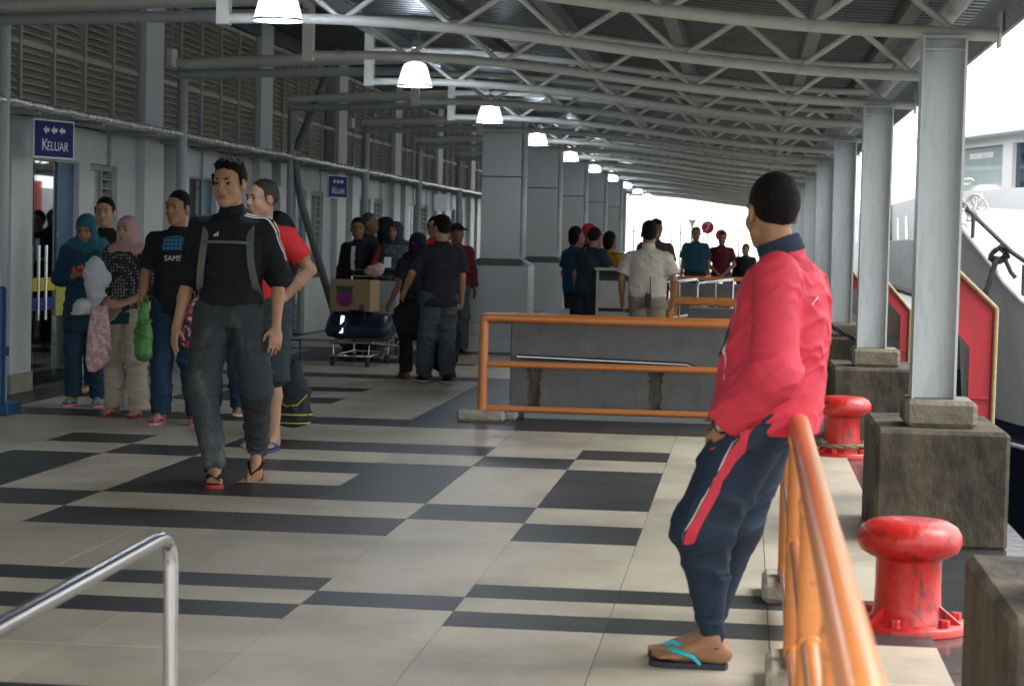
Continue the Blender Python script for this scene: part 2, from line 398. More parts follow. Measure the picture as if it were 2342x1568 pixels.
    for s_ in range(13):
        z = .85+.09*s_
        sm.add([(-6.47,Y+3.445,z+.055),(-6.40,Y+3.445,z),(-6.40,Y+3.755,z),(-6.47,Y+3.755,z+.055),(-6.47,Y+3.445,z+.063),(-6.40,Y+3.445,z+.008),(-6.40,Y+3.755,z+.008),(-6.47,Y+3.755,z+.063)],
               [(0,3,2,1),(4,5,6,7),(0,1,5,4),(1,2,6,5),(2,3,7,6),(3,0,4,7)])
    o = sm.build('jalousie', mat('jalousie_glass', (.42,.46,.45), .2), bld); o.parent = fr; o['kind'] = 'stuff'
    for (u, v) in ((1.9,2.08),(3.5,2.08)):   # flat hangers under the awning
        MB().box((-6.35,Y+u-.02,2.06),(-6.335,Y+u+.02,2.40)).build('hanger', LFRAME, bld)
    # soffit above louvres
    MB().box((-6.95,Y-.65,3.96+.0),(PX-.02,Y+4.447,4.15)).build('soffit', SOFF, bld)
kids_map()
# louvre windows: one thing per bay
smesh = None
def slat_mesh(l_):
    mb = MB(); x0_, x1_ = -.022, .04
    mb.add([(x0_,0,.036),(x1_,0,-.036),(x1_,l_,-.036),(x0_,l_,.036),(x0_,0,.044),(x1_,0,-.026),(x1_,l_,-.026),(x0_,l_,.044)],
           [(0,3,2,1),(4,5,6,7),(0,1,5,4),(1,2,6,5),(2,3,7,6),(3,0,4,7)]); return mb.mesh('slat', LOUV)
sl_me = slat_mesh(.84)
ords = ['first','second','third','fourth','fifth','sixth','seventh','eighth','ninth','tenth']
for k in range(-3, 9):
    Y = bay(k); r = empty('louvre_window', (-6.40, Y, 2.46), group='louvre windows above the awning',
        label=('brown louvre window above the awning, %s bay from the camera' % ords[k]) if k >= 0 else 'brown louvre window above the awning beside the camera', cat='louvre')
    # frame: rails and mullions
    fr = MB(); fr.box((-6.46,Y+.003,2.46),(-6.34,Y+4.445,2.50)); fr.box((-6.46,Y+.003,3.03),(-6.34,Y+4.445,3.075)); fr.box((-6.46,Y+.003,3.90),(-6.34,Y+4.445,3.95)); fr.build('frame', LFRAME, r)
    for j in range(6):
        y = Y+.02+.88*j; MB().box((-6.47,y-.022,2.462),(-6.325,y+.022,3.948)).build('mullion', LFRAME, r)
    MB().box((-6.62,Y+.01,2.47),(-6.60,Y+4.44,3.94)).build('backing', DARK, r)
    zs = [2.535+.068*t for t in range(8)]+[3.112+.068*t for t in range(12)]
    if 0 <= k <= 2:
        for j in range(5):
            for z in zs:
                if k == 2 and j > 3: continue
                inst('slat', sl_me, r, (0, .044+.88*j-.01, z-2.46))
    else:
        mb = MB()
        for j in range(5):
            for z in zs:
                y0_ = Y+.044+.88*j-.01
                mb.add([(-6.422,y0_,z+.036),(-6.36,y0_,z-.036),(-6.36,y0_+.84,z-.036),(-6.422,y0_+.84,z+.036),(-6.422,y0_,z+.044),(-6.36,y0_,z-.026),(-6.36,y0_+.84,z-.026),(-6.422,y0_+.84,z+.044)],
                       [(0,3,2,1),(4,5,6,7),(0,1,5,4),(1,2,6,5),(2,3,7,6),(3,0,4,7)])
        mb.build('slat', LOUV, r)['kind'] = 'stuff'
# awning along the wall
aw = empty('awning', (-6.0,24,2.4), label='flat awning with foil-wrapped metal front edge above the doors', cat='awning')
MB().box((-6.34,-5,2.41),(-5.80,bld_y1,2.425)).build('sheet', GREYP, aw)
pts = []; e = MB(); prev = None; ys = np.arange(-5, bld_y1, .35)
for j, y in enumerate(ys): pts.append((-5.77+RNG.normal(0,.004), y, 2.42+RNG.normal(0,.004)))
e.tube(pts, .036, 8); e.build('front_edge', FOIL, aw)
e = MB()
for y in np.arange(-4, 60, 1.7): e.box((-6.33,y,2.368),(-5.81,y+.05,2.408))
e.build('joist', LFRAME, aw)['kind'] = 'stuff'

# round canopy posts and side pipes on the left
def post(Y, lab):
    r = empty('canopy_post', (-5.78,Y,0), label=lab, cat='post', group='round canopy posts beside the building')
    MB().tube([(-5.78,Y,.012),(-5.78,Y,3.12)], .055, 16).build('shaft', GREYP, r)
    MB().box((-5.90,Y-.12,0),(-5.66,Y+.12,.014)).build('base_plate', GREYP, r)
    MB().tube([(-5.84,Y,3.14),(-4.6,Y,3.20),(-3.36,Y,3.24)], .062, 12).build('side_pipe', TRUSSP, r)
    MB().tube([(-5.80,Y-.08,3.03),(-3.36,Y-.08,3.10)], .045, 12).build('lower_side_pipe', GREYP, r)
    return r
for j, k in enumerate(range(-3, 9)):
    Y = 15.5+5.1*k
    post(Y, ['round grey canopy post out of the frame beside the camera','round grey canopy post just left of the photo edge, nearer than the first visible one','round grey canopy post left of the camera'][k+3] if k < 0 else 'round grey canopy post in front of the building, %s one counted from the front' % ords[min(k,8)])
for Y, lab in ((25.7,'slanting grey brace pipe behind the red shirt backpacker, leaning on the third post'),):
    r = empty('brace_pipe', (-5.78,Y,0), label=lab, cat='pipe')
    MB().tube([(-5.05,Y,.03),(-5.63,Y,1.8),(-5.74,Y,2.38)], .05, 12).build('pipe', mat('dark_grey_pipe', (.13,.145,.15), .5), r)
    MB().tube([(-5.72,Y,2.50),(-5.22,Y,3.8)], .05, 12).build('upper_pipe', mat('dark_grey_pipe', (.13,.145,.15), .5), r)

# ---------------------------------------------------------------- canopy roof
LC = [(-3.9,2.79),(-3.35,2.80),(-2.86,2.81),(-2.2,2.785),(-1.37,2.71),(-.95,2.65),(-.15,2.56),(.48,2.51),(1.0,2.495),(1.2,2.49)]
def lz(x): return float(np.interp(x, [p[0] for p in LC], [p[1] for p in LC]))
xs_s = np.linspace(-3.36, 1.21, 27)
lzs = np.array([lz(x) for x in xs_s]); 
for _ in range(4): lzs[1:-1] = (lzs[:-2]+2*lzs[1:-1]+lzs[2:])/4
def lzz(x): return float(np.interp(x, xs_s, lzs))
HT = .275
ROOF_Y0, ROOF_Y1 = 3.2, 61.6
roof = empty('canopy_roof', (0,28,3), label='curved corrugated metal canopy roof over the whole walkway', cat='roof')
# corrugated sheet, ribs running across the walkway
def rz(x):
    if x < -3.36: return lzz(-3.36)+HT+.17+(-3.36-x)*.20
    return lzz(min(x,1.21))+HT+.13-max(0,x-1.21)*.05+.04*min(1,max(0,(-1.5-x)/1.8))
xs_r = list(np.linspace(1.46,-3.30,20))
prof = []; y = ROOF_Y0
while y < ROOF_Y1:
    prof += [(y,0),(y+.10,0),(y+.12,.028),(y+.145,.028)]; y += .165
vsx = []; 
for x in xs_r:
    zb = rz(x)
    for (yy, dz) in prof: vsx.append((x, yy, zb+dz))
n_ = len(prof); fs = []
for a in range(len(xs_r)-1):
    for b in range(n_-1): fs.append((a*n_+b, a*n_+b+1, (a+1)*n_+b+1, (a+1)*n_+b))
MB().add(vsx, fs).build('roof_sheet', ROOFM, roof)
MB().box((-3.34,ROOF_Y0,rz(-3.3)-.02),(-3.305,ROOF_Y1,4.02)).build('upstand', SOFF, roof)
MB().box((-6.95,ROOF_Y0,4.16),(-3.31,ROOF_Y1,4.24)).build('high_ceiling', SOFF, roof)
MB().add([(p[0],p[1],p[2]+.02) for p in vsx], fs).build('upper_sheet', ROOFM, roof)
for x in (.92,.40,-.55,-1.42,-2.35,-3.2):
    z = rz(x); 
    MB().box((x-.045,ROOF_Y0,z-.105),(x+.045,ROOF_Y1,z-.004)).build('purlin', PURL, roof)
MB().tube([(1.0,ROOF_Y0,2.645),(1.0,ROOF_Y1,2.645)], .05, 12).build('longitudinal_pipe', TRUSSP, roof)
# eave gutter
MB().prism([(1.235,2.60),(1.255,2.60),(1.262,2.73),(1.37,2.73),(1.372,2.68),(1.38,2.68),(1.382,2.74),(1.236,2.74)], ROOF_Y0, ROOF_Y1, 1).build('gutter', mat('gutter_paint', (.5,.52,.54), .4), roof)
MB().box((1.225,ROOF_Y0,2.50),(1.245,ROOF_Y1,2.60)).build('fascia', GREYP, roof)

# trusses
def make_truss():
    r = empty('roof_truss', (0,0,0), label='', cat='truss', group='curved pipe trusses under the canopy')
    xs_ = np.linspace(-3.34, 1.20, 28)
    MB().tube([(x,0,lzz(x)) for x in xs_], .034, 12).build('bottom_chord', TRUSSP, r)
    MB().tube([(x,0,lzz(x)+HT) for x in xs_ if x < 1.14], .030, 12).build('top_chord', TRUSSP, r)
    P = .36; xx = 1.0; k = 0; nodes = []
    while xx > -3.3: nodes.append((xx, k % 2)); xx -= P; k += 1
    for a, b in zip(nodes[:-1], nodes[1:]):
        pa = Vector((a[0],0,lzz(a[0])+(HT if a[1] else 0))); pb = Vector((b[0],0,lzz(b[0])+(HT if b[1] else 0)))
        MB().tube([pa, pb], .0185, 8).build('diagonal', TRUSSP, r)
    MB().box((-3.41,-.045,2.76),(-3.33,.045,3.28)).build('end_post', TRUSSP, r)
    MB().box((1.20,-.06,2.43),(1.212,.06,2.60)).build('end_plate', TRUSSP, r)
    return r
tr = make_truss(); kids_map()
tnum = ['first','second','third','fourth','fifth','sixth','seventh','eighth','ninth','tenth','eleventh','twelfth','thirteenth','fourteenth','fifteenth','sixteenth','seventeenth','eighteenth','nineteenth','twentieth','twenty-first','twenty-second']
for k in range(-2, 20):
    Y = 10.4+2.55*k; t = tr if k == -2 else copy_tree(tr); t.location = (0,Y,0)
    t['label'] = ('curved pale pipe truss under the roof, %s from the front' % tnum[k]) if k >= 0 else ('pipe truss above the camera, out of the picture' if k == -2 else 'pipe truss just above the top edge of the picture')

# steel columns with concrete footings on the quay side
def make_column():
    r = empty('steel_column', (0,0,0), label='', cat='column', group='grey steel columns along the quay')
    MB().box((-.10,-.007,.69),(.10,.007,2.465)).build('web', COLP, r)
    for s in (-1,1): MB().box((s*.102-.006,-.10,.69),(s*.102+.006,.10,2.465)).build('flange', COLP, r)
    MB().box((-.115,-.11,2.466),(.115,.11,2.478)).build('cap_plate', COLP, r)
    MB().box((-.0955,-.05,2.41),(.0955,-.008,2.42)).build('stiffener', COLP, r)
    return r
def make_foot():
    r = empty('concrete_footing', (0,0,0), label='', cat='footing', group='concrete footings under the columns')
    MB().bbox((-.32,-.33,-.02),(.32,.70,.555), .02).build('block', CONC, r)
    MB().bbox((-.175,-.19,.556),(.175,.19,.690), .022).build('plinth', CONCL, r)
    return r
c0 = make_column(); f0 = make_foot(); kids_map()
for k in range(-1, 11):
    Y = 10.42+5.1*k
    c = c0 if k == -1 else copy_tree(c0); c.location = (.94,Y,0)
    f = f0 if k == -1 else copy_tree(f0); f.location = (.97,Y-.02,0)
    c['label'] = ('grey painted H-section column on its concrete footing, %s visible along the quay' % tnum[k]) if k >= 0 else 'grey steel column just outside the right of the frame'
    f['label'] = ('mossy concrete footing block under the %s visible steel column' % tnum[k]) if k >= 0 else 'blurred grey concrete block at the lower right corner, nearest the camera'

# clad pillars in the middle distance
def make_clad():
    r = empty('clad_pillar', (0,0,0), label='', cat='pillar', group='metal-clad pillars at the end of the building')
    MB().box((-.385,-.385,.0),(.385,.385,1.10)).build('plinth', CLAD, r)
    MB().add([(-.40,-.40,1.10),(.40,-.40,1.10),(.40,.40,1.10),(-.40,.40,1.10),(-.265,-.265,1.19),(.265,-.265,1.19),(.265,.265,1.19),(-.265,.265,1.19)],
        [(0,3,2,1),(4,5,6,7),(0,1,5,4),(1,2,6,5),(2,3,7,6),(3,0,4,7)]).build('plinth_cap', CLADD, r)
    MB().box((-.25,-.25,1.19),(.25,.25,2.225)).build('cladding_panel', CLAD, r)
    MB().box((-.244,-.244,2.225),(.244,.244,2.24)).build('joint', BLACK, r)
    MB().box((-.25,-.25,2.24),(.25,.25,3.10)).build('cladding_panel', CLAD, r)
    for z in (.20,.36): MB().box((-.39,-.39,z),(.39,.39,z+.012)).build('seam', LFRAME, r)
    MB().tube([(.285,-.1,1.2),(.285,-.1,3.0)], .035, 8).build('downpipe', mat('white_pipe', (.7,.72,.75), .35), r)
    return r
p0 = make_clad(); kids_map()
for k in range(6):
    c = p0 if k == 0 else copy_tree(p0); c.location = (-3.14,26.35+5.1*k,0)
    c['label'] = ['large metal-clad grey pillar with wide plinth, nearest of its row','metal-clad pillar second in the row behind the largest one','metal-clad pillar third in the row, partly behind the second','metal-clad pillar fourth in the row, above the group at the counter','metal-clad pillar fifth in the row, right beside the bright opening','metal-clad pillar farthest in the row, beside the bright opening'][k]
    if k == 5: c.location = (-3.34,51.6,0)

# lamps
shade_p = [(.02,.30),(.09,.295),(.135,.27),(.155,.23),(.175,.17),(.205,.06),(.218,.0)]
SHM = bpy.data.materials.new('lamp_refractor'); SHM.use_nodes = True
n = SHM.node_tree.nodes; l = SHM.node_tree.links; b = n['Principled BSDF']; b.inputs['Base Color'].default_value = (.8,.85,.9,1); b.inputs['Roughness'].default_value = .25; b.inputs['Transmission Weight'].default_value = .7
b.inputs['Emission Color'].default_value = (.80,.88,1,1); b.inputs['Emission Strength'].default_value = .55
BULB = mat('mercury_bulb', (1,1,1), .4, emit=(.78,.85,1.0), estr=30)
HOUS = mat('lamp_housing', (.3,.32,.34), .4, .6)
def make_lamp():
    r = empty('high_bay_lamp', (0,0,0), label='', cat='lamp', group='lit dome lamps hanging under the roof')
    MB().lathe(shade_p, n=28).build('shade', SHM, r)
    MB().lathe([(.221,-.006),(.226,.0),(.221,.012),(.214,.006)], n=28).build('rim', HOUS, r)
    MB().lathe([(.0,.02),(.06,.03),(.10,.08),(.125,.15),(.12,.21),(.07,.26),(0,.275)], n=20).build('bulb', BULB, r)
    MB().lathe([(0,.44),(.05,.44),(.06,.42),(.06,.31),(.03,.302)], n=14).build('housing', HOUS, r)
    MB().tube([(0,0,.44),(0,0,.72)], .010, 6).build('hook', HOUS, r)
    return r
l0 = make_lamp(); kids_map()
for k in range(10):
    c = l0 if k == 0 else copy_tree(l0); Y = 12.15+5.1*k
    c.location = (-2.83,Y,2.705); c.scale = (.68,.68,.68)
    c['label'] = 'lit dome lamp under the roof, %s counted from the front' % ords[k]
    ld = bpy.data.lights.new('lamp_light', 'POINT'); ld.energy = 7; ld.color = (.82,.9,1); ld.shadow_soft_size = .12
    lo = bpy.data.objects.new('lamp_light', ld); COL.objects.link(lo); lo.parent = c; lo.location = (0,0,-.06)
# unlit tube battens and a cctv camera
for k, (x, y) in enumerate(((-3.0,19.2),(-3.0,22.6),(-2.75,29.0))):
    z = rz(x)-.12
    r = empty('tube_light', (x,y,z), label='slim tube light under the roof beside the %s lamp' % ('first','second','third')[k], cat='tube light', group='slim tube lights')
    MB().box((x-.03,y-.6,z-.02),(x+.03,y+.6,z+.02)).build('batten', CLAD, r)
    MB().tube([(x,y-.57,z-.035),(x,y+.57,z-.035)], .014, 8).build('tube', mat('white_tube', (.8,.85,.88), .2), r)
r = empty('security_camera', (-2.75,17.0,2.98), label='small grey security camera above the second lamp', cat='camera')
MB().box((-2.80,16.9,3.0),(-2.72,17.1,3.06)).build('body', GREYP, r); MB().tube([(-2.76,17.0,3.06),(-2.76,17.0,3.20)], .010, 6).build('bracket', GREYP, r)

# ---------------------------------------------------------------- signs KELUAR
SBLUE = mat('sign_blue', (.008,.018,.13), .6, spec=.25); SWHITE = mat('sign_white', (.72,.74,.76), .5)
def keluar(loc, ang, lab):
    r = empty('hanging_sign', loc, ang, label=lab, cat='sign', group='blue KELUAR signs')
    b = MB().box((-.27,-.012,-.165),(.27,.012,.165)); me = b.mesh('board', SWHITE); inst('board', me, r)
    inst('face', MB().box((-.255,-.0145,-.15),(.255,-.0125,.15)).mesh('face', SBLUE), r)
    RX = Matrix.Rotation(PI/2, 4, 'X')
    text_obj('letter', 'K', .145, SWHITE, r, Matrix.Translation((-.125,-.016,-.055)) @ RX, sx=.95)
    text_obj('lettering', 'ELUAR', .112, SWHITE, r, Matrix.Translation((.045,-.016,-.064)) @ RX, sx=.85)
    for k in range(3):
        cx_ = -.135+.105*k+.03; cz = .075
        poly = [(-.042,0),(0,.036),(0,.016),(.038,.016),(.038,-.016),(0,-.016),(0,-.036)]
        inst('arrow', MB().prism([(cx_+p[0], cz+p[1]) for p in poly], -.017, -.0146, 1).mesh('arrow', SWHITE), r)
    for s in (-.22,.22): inst('hanger', MB().tube([(s,0,.165),(s,0,.24)], .005, 6).mesh('hanger', GREYP), r)
keluar((-5.93,17.1,2.195), math.radians(70), 'blue sign reading KELUAR with three arrows, nearest the camera')
keluar((-5.93,29.4,2.14), math.radians(70), 'small blue KELUAR sign farther along the awning')
r = empty('hanging_sign', (-5.93,39.5,2.12), math.radians(70), label='pale washed-out sign hanging beyond the KELUAR signs', cat='sign')
inst('board', MB().box((-.27,-.012,-.165),(.27,.012,.165)).mesh('board', mat('pale_sign', (.6,.65,.72), .3)), r)

# ---------------------------------------------------------------- orange barriers and parapets
def orange_run(pts0, lab, dirx=True):
    pass
def barrier(x0_, x1_, Y, lab, blk=True):
    r = empty('orange_barrier', ((x0_+x1_)/2,Y,0), label=lab, cat='barrier', group='orange pipe barriers')
    top = MB().tube([(x0_-.0,Y,.77),(x0_+.0,Y,.812),(x0_+.03,Y,.815),(x1_,Y,.815)], .04, 16).build('top_rail', ORNG, r)
    MB().tube([(x0_+.02,Y,.45),(x1_,Y,.45)], .026, 12).build('middle_rail', ORNG, r)
    MB().tube([(x0_+.02,Y,.10),(x1_,Y,.10)], .026, 12).build('lower_rail', ORNG, r)
    xs2 = [x0_]+list(np.arange(x0_+2.55, x1_, 2.55))
    for x in xs2:
        MB().tube([(x,Y,.06),(x,Y,.80)], .038, 14).build('post', ORNG, r)
        if blk: MB().bbox((x-.19,Y-.11,0),(x+.19,Y+.11,.085), .02).build('foot_block', mat('pale_foot_concrete', (.38,.345,.28), .8, var=.2, scale=14, bump=.6, bscale=40, col2=(.12,.10,.07), c2t=(.62,.7)), r)
    return r
barrier(-2.04, .14, 16.05, 'orange pipe barrier in front of the grey concrete parapet')
barrier(-.80, .14, 22.1, 'orange pipe barrier behind the white shirt man')
barrier(-1.25, .14, 37.5, 'far orange pipe barrier in front of the two men')
barrier(-1.9, .14, 44.0, 'farthest orange barrier below the red number disc')
def parapet(x0_, x1_, y0_, y1_, zt, lab, rust=True, chrome=True):
    r = empty('concrete_parapet', ((x0_+x1_)/2,y0_,0), label=lab, cat='wall', group='grey stair parapets')
    MB().bbox((x0_,y0_,0),(x1_,y0_+.14,zt), .01).build('front_wall', GCONC, r)
    MB().box((x0_,y0_+.142,0),(x0_+.14,y1_,zt-.003)).build('side_wall', GCONC, r)
    MB().bbox((x0_+.12,y0_-.03,0),(x1_,y0_-.002,.07), .01).build('base_kerb', GREYP, r)
    if chrome:
        MB().tube([(x0_+.06,y0_-.05,.50),(x1_-.55,y0_-.05,.475),(x1_-.45,y0_-.05,.44)], .020, 10).build('handrail', STEEL, r)
    if rust:
        for x in (x0_+.13, x0_+1.10):
            w_ = .07
            rr = np.random.RandomState(int(x*100) % 97); zz = np.linspace(.456,.10,12); hw = .062-.018*np.linspace(0,1,12)+rr.normal(0,.010,12)
            pl_ = [(x+.07-hw[i],zz[i]) for i in range(12)]+[(x+.075+hw[i]*.9,zz[i]) for i in range(11,-1,-1)]
            MB().prism(pl_, y0_-.003, y0_-.001, 1).build('rust_streak', RUST, r)
    return r
parapet(-1.86, .10, 16.35, 20.2, .77, 'grey concrete parapet with rust streaks behind the nearest orange barrier')
parapet(-.62, .10, 22.45, 27, .74, 'grey parapet behind the second orange barrier', rust=False, chrome=False)
parapet(-1.20, .10, 37.9, 42, .72, 'far grey parapet below the two men', rust=False, chrome=False)
r = empty('stair_kerb', (-1.9,16.2,0), label='short whitish kerb piece at the corner of the near parapet', cat='kerb')
MB().bbox((-1.98,16.18,0),(-1.78,16.34,.06), .015).build('kerb', mat('white_kerb', (.5,.5,.48), .7), r)

# quay-side orange railing running away from the camera
r = empty('orange_railing', (.2,5,0), label='blurred orange pipe railing running from the lower right towards the leaning man', cat='railing')
rx = lambda y: .1545+.0047*y
MB().tube([(rx(8.4),8.40,.80),(rx(8.38),8.38,.835),(rx(8.33),8.33,.845),(rx(.6),.6,.845)], .034, 24).build('top_rail', ORNG, r)
for z in (.46,.11): MB().tube([(rx(8.38),8.38,z),(rx(.6),.6,z)], .024, 14).build('rail', ORNG, r)
for Y in (8.40,6.70,5.0,3.3,1.6):
    MB().tube([(rx(Y),Y,.06),(rx(Y),Y,.84)], .032, 16).build('post', ORNG, r)
    mw = MB()
    for zz in (.11,.46,.80): mw.tube([(rx(Y),Y-.034,zz),(rx(Y),Y-.030,zz),(rx(Y),Y+.030,zz),(rx(Y),Y+.034,zz)], [.026,.033,.033,.026] if zz < .8 else [.03,.036,.036,.03], 14)
    mw.build('weld_bead', ORNG, r)['kind'] = 'stuff'
    MB().bbox((.10,Y-.19,0),(.30,Y+.19,.085), .02).build('foot_block', MATS['pale_foot_concrete'], r)
# stainless hand rail in the lower left foreground
r = empty('steel_handrail', (-1.42,5.0,0), label='blurred stainless steel handrail bending down in the lower left foreground', cat='railing')
pts = [(-1.345,2.4,.672),(-1.432,4.9,.662),(-1.433,4.97,.660),(-1.432,5.02,.648),(-1.430,5.045,.625),(-1.428,5.05,.58),(-1.42,5.05,.0)]
MB().tube(pts, .019, 16).build('pipe', STEEL, r)
# stainless guide rails far behind the white shirt man
for (x, Y, lab) in ((-.75,27.6,'stainless guide rail loop right of the white shirt man'),(-.28,27.9,'second stainless guide rail loop, half hidden by the leaning man')):
    r = empty('guide_rail', (x,Y,0), label=lab, cat='railing', group='stainless guide rails')
    MB().tube([(x-.35,Y-1,0),(x-.35,Y-1,.90),(x-.33,Y-1,.92),(x+.08,Y,.97),(x+.1,Y,.95),(x+.1,Y,0)], .022, 8).build('loop', STEEL, r)
    MB().tube([(x-.35,Y-1,.45),(x+.1,Y,.50)], .018, 8).build('cross_bar', STEEL, r)
    MB().tube([(x-.12,Y-.5,0),(x-.12,Y-.5,.94)], .018, 8).build('upright', STEEL, r)

# ---------------------------------------------------------------- bollards, ropes
def bollard(Y, x, lab, s=1.0, rot=0):
    r = empty('mooring_bollard', (x,Y,0), rot, label=lab, cat='bollard', group='red mooring bollards')
    pr = [(0,.405),(.10,.404),(.145,.398),(.178,.380),(.196,.350),(.198,.318),(.182,.286),(.150,.268),(.130,.262),(.124,.25),(.1235,.16),(.126,.08),(.134,.045),(.150,.028),(.152,.02)]
    inst('post', MB().lathe([(a*s,b*s) for a,b in pr], n=48).mesh('post', REDP), r)
    inst('base_plate', MB().lathe([(0,.021),(.225*s,.021),(.23*s,.012),(.232*s,-.01)], n=40).mesh('base_plate', REDP), r)
    for k in range(6):
        a = k*PI/3+.2; cx_, cy_ = .19*s*math.cos(a), .19*s*math.sin(a)
        inst('bolt', MB().lathe([(0,.05),(.02,.05),(.022,.045),(.022,.02)], (cx_,cy_,0), n=6, smooth=False).mesh('bolt', REDP), r)
    for k in range(3):
        a = k*2*PI/3-.35; M = Matrix.Rotation(a,4,'Z')
        g = MB().prism([(.12*s,.02),(.215*s,.02),(.125*s,.085)], -.008, .008, 1); g.v = [tuple(M@Vector(p)) for p in g.v]
        inst('gusset', g.mesh('gusset', REDP), r)
bollard(7.88, .645, 'large red mooring bollard nearest the camera, beside the orange railing')
bollard(14.35, .69, 'red mooring bollard farther off with a rope round its foot')
def rope(name, pts, rad, m, lab):
    P = [Vector(p) for p in pts]; fine = []
    for a, b in zip(P[:-1], P[1:]):
        k = max(2, int((b-a).length/.025))
        for t in range(k): fine.append(a.lerp(b, t/k))
    fine.append(P[-1]); s2 = fine[:]
    for _ in range(6): s2 = [s2[0]]+[(s2[i-1]+s2[i]*2+s2[i+1])/4 for i in range(1,len(s2)-1)]+[s2[-1]]
    mb = MB()
    for st in range(3):
        pp = []
        for i, p in enumerate(s2):
            t = (s2[min(i+1,len(s2)-1)]-s2[max(i-1,0)]).normalized(); u = t.orthogonal().normalized(); v_ = t.cross(u); a = i*.55+st*2*PI/3
            pp.append(p+(u*math.cos(a)+v_*math.sin(a))*rad*.5)
        mb.tube(pp, rad*.58, 6)
    o = mb.build(name, m); tag(o, lab, 'rope'); return o
rope('mooring_rope', [(.69+.17*math.cos(a), 14.35+.17*math.sin(a), .05+.004*a) for a in np.linspace(0,2*PI*1.6,40)]+[(1.0,14.6,.03),(1.4,15.2,.0)], .016, ROPET, 'tan rope wrapped round the foot of the far bollard')
rope('mooring_rope', [(.60,20.15,.60),(.63,20.1,.72),(.72,20.05,.76),(.85,20.0,.66),(.97,19.95,.60),(1.2,19.9,.50)], .022, ROPE, 'dark rope draped over the third footing')
rope('mooring_rope', [(2.18,18.4,1.38),(2.11,18.3,1.15),(2.03,18.2,.95),(1.95,18.1,.7)], .026, ROPE, 'dark rope slanting down from the ferry bow rail')

# red fenders on the quay
def fender(Y, lab, dz=0, dx=0):
    r = empty('quay_fender', (1.2,Y,0), label=lab, cat='fender', group='red steel fenders on the quay wall')
    pl = [(1.03,1.40+dz),(1.05,1.385+dz),(1.345+dx,1.10+dz),(1.335+dx,-1.0),(1.222,-1.0),(1.228,.90),(1.14,1.0),(1.03,1.0)]
    MB().prism(pl, Y, Y+.02, 1).build('plate', FENR, r)
    if dx: pl = pl[:4]+[(1.03,-1.0)]
    rim = [(1.03,1.425+dz),(1.362+dx,1.115+dz),(1.352+dx,-1.0)]
    mb = MB()
    for a, b in zip(rim[:-1], rim[1:]): mb.tube([(a[0],Y-.03,a[1]),(b[0],Y-.03,b[1])], .012, 8)
    mb.build('yellow_rim', YELR, r)
    mb = MB(); mb.prism([(1.03,1.415+dz),(1.36+dx,1.107+dz),(1.35+dx,-1.0),(1.337+dx,-1.0),(1.347+dx,1.103+dz),(1.03,1.402+dz)], Y-.02, Y+.16, 1); mb.build('edge_flange', FENR, r)
    for z in (.62,.0): MB().box((1.231 if not dx else 1.04,Y-.03,z),(1.335+dx,Y-.001,z+.014)).build('stiffener', FENR, r)
    mb = MB(); mb.prism([(1.145,1.005),(1.235,.905),(1.23,-1),(1.223,-1),(1.223,.90),(1.135,.998)], Y-.04, Y-.001, 1); 
    if not dx: mb.build('inner_flange', FENR, r)
    return r
for k in range(6):
    fender(11.45+5.1*k, ['red steel fender with yellow edge right of the nearest column','red steel fender with yellow edge between the first and second columns','narrow glimpse of red fender between the second and third columns','red fender hidden behind the third column','red fender behind the fourth column','red fender behind the fifth column'][k], 0 if k == 0 else -.17, 0 if k == 0 else -.06)
r = empty('tyre_fender', (1.1,11.9,.4), label='dark navy rubber fender pad beside the red fender', cat='fender')
MB().bbox((1.0,11.75,-.9),(1.155,12.1,.70), .04).build('pad', NAVY, r)

# ---------------------------------------------------------------- ferries
fa = empty('moored_ferry', (3,20,-1), label='white ferry with grey bow moored at the right edge of the photo', cat='ferry')
gun = [(4.5,27.5,1.9),(2.9,25.5,1.92),(2.2,22.6,1.88),(1.99,20.6,1.78),(1.97,20,1.73),(1.99,19.6,1.64),(2.05,19.2,1.52),(2.14,18.7,1.35),(2.24,18.2,1.15),(2.35,17.8,1.0),(2.6,17.2,.85),(3.2,16.4,.78),(4.4,15.8,.78),(7,15.4,.8)]
hv = []; hf = []; lv = 8
for (x, y, z) in gun:
    for j in range(lv):
        t = j/(lv-1); zz = z+(-1.35-z)*t; k = .28*math.sin(t*PI/2)
        hv.append((x+k*.8, y+k*.9, zz))
for a in range(len(gun)-1):
    for j in range(lv-1): hf.append((a*lv+j, a*lv+j+1, (a+1)*lv+j+1, (a+1)*lv+j))
MB().add(hv, hf, True).build('hull', HULLM, fa)
mb = MB(); mb.tube([(x,y,z) for x,y,z in gun], .03, 8); mb.build('gunwale', SHIPW, fa)
# boot top band and white line
bt = []; bf = []
for (x, y, z) in gun:
    for j, zz in enumerate((-.08,-1.36)):
        t = (z-zz)/(z+1.35); t = min(t,1); k = .28*math.sin(t*PI/2); bt.append((x+k*.8-.012, y+k*.9-.012, zz))
for a in range(len(gun)-1): bf.append((a*2,a*2+1,a*2+3,a*2+2))
MB().add(bt, bf, True).build('boot_top', NAVY, fa)
mb = MB()
pp = [(gx[0]-.02, gx[1]-.02, gx[2]) for gx in [(bt[i][0],bt[i][1],-.26) for i in range(0,len(bt),2)]]
mb.tube(pp, .022, 6); mb.build('white_line', SHIPW, fa)
MB().prism([(2.2,24.5),(2.7,18.8),(3.6,17.2),(8,16.2),(8,40),(2.6,40)], .55, .6, 2).build('deck', mat('deck_paint', (.5,.52,.54), .5), fa)
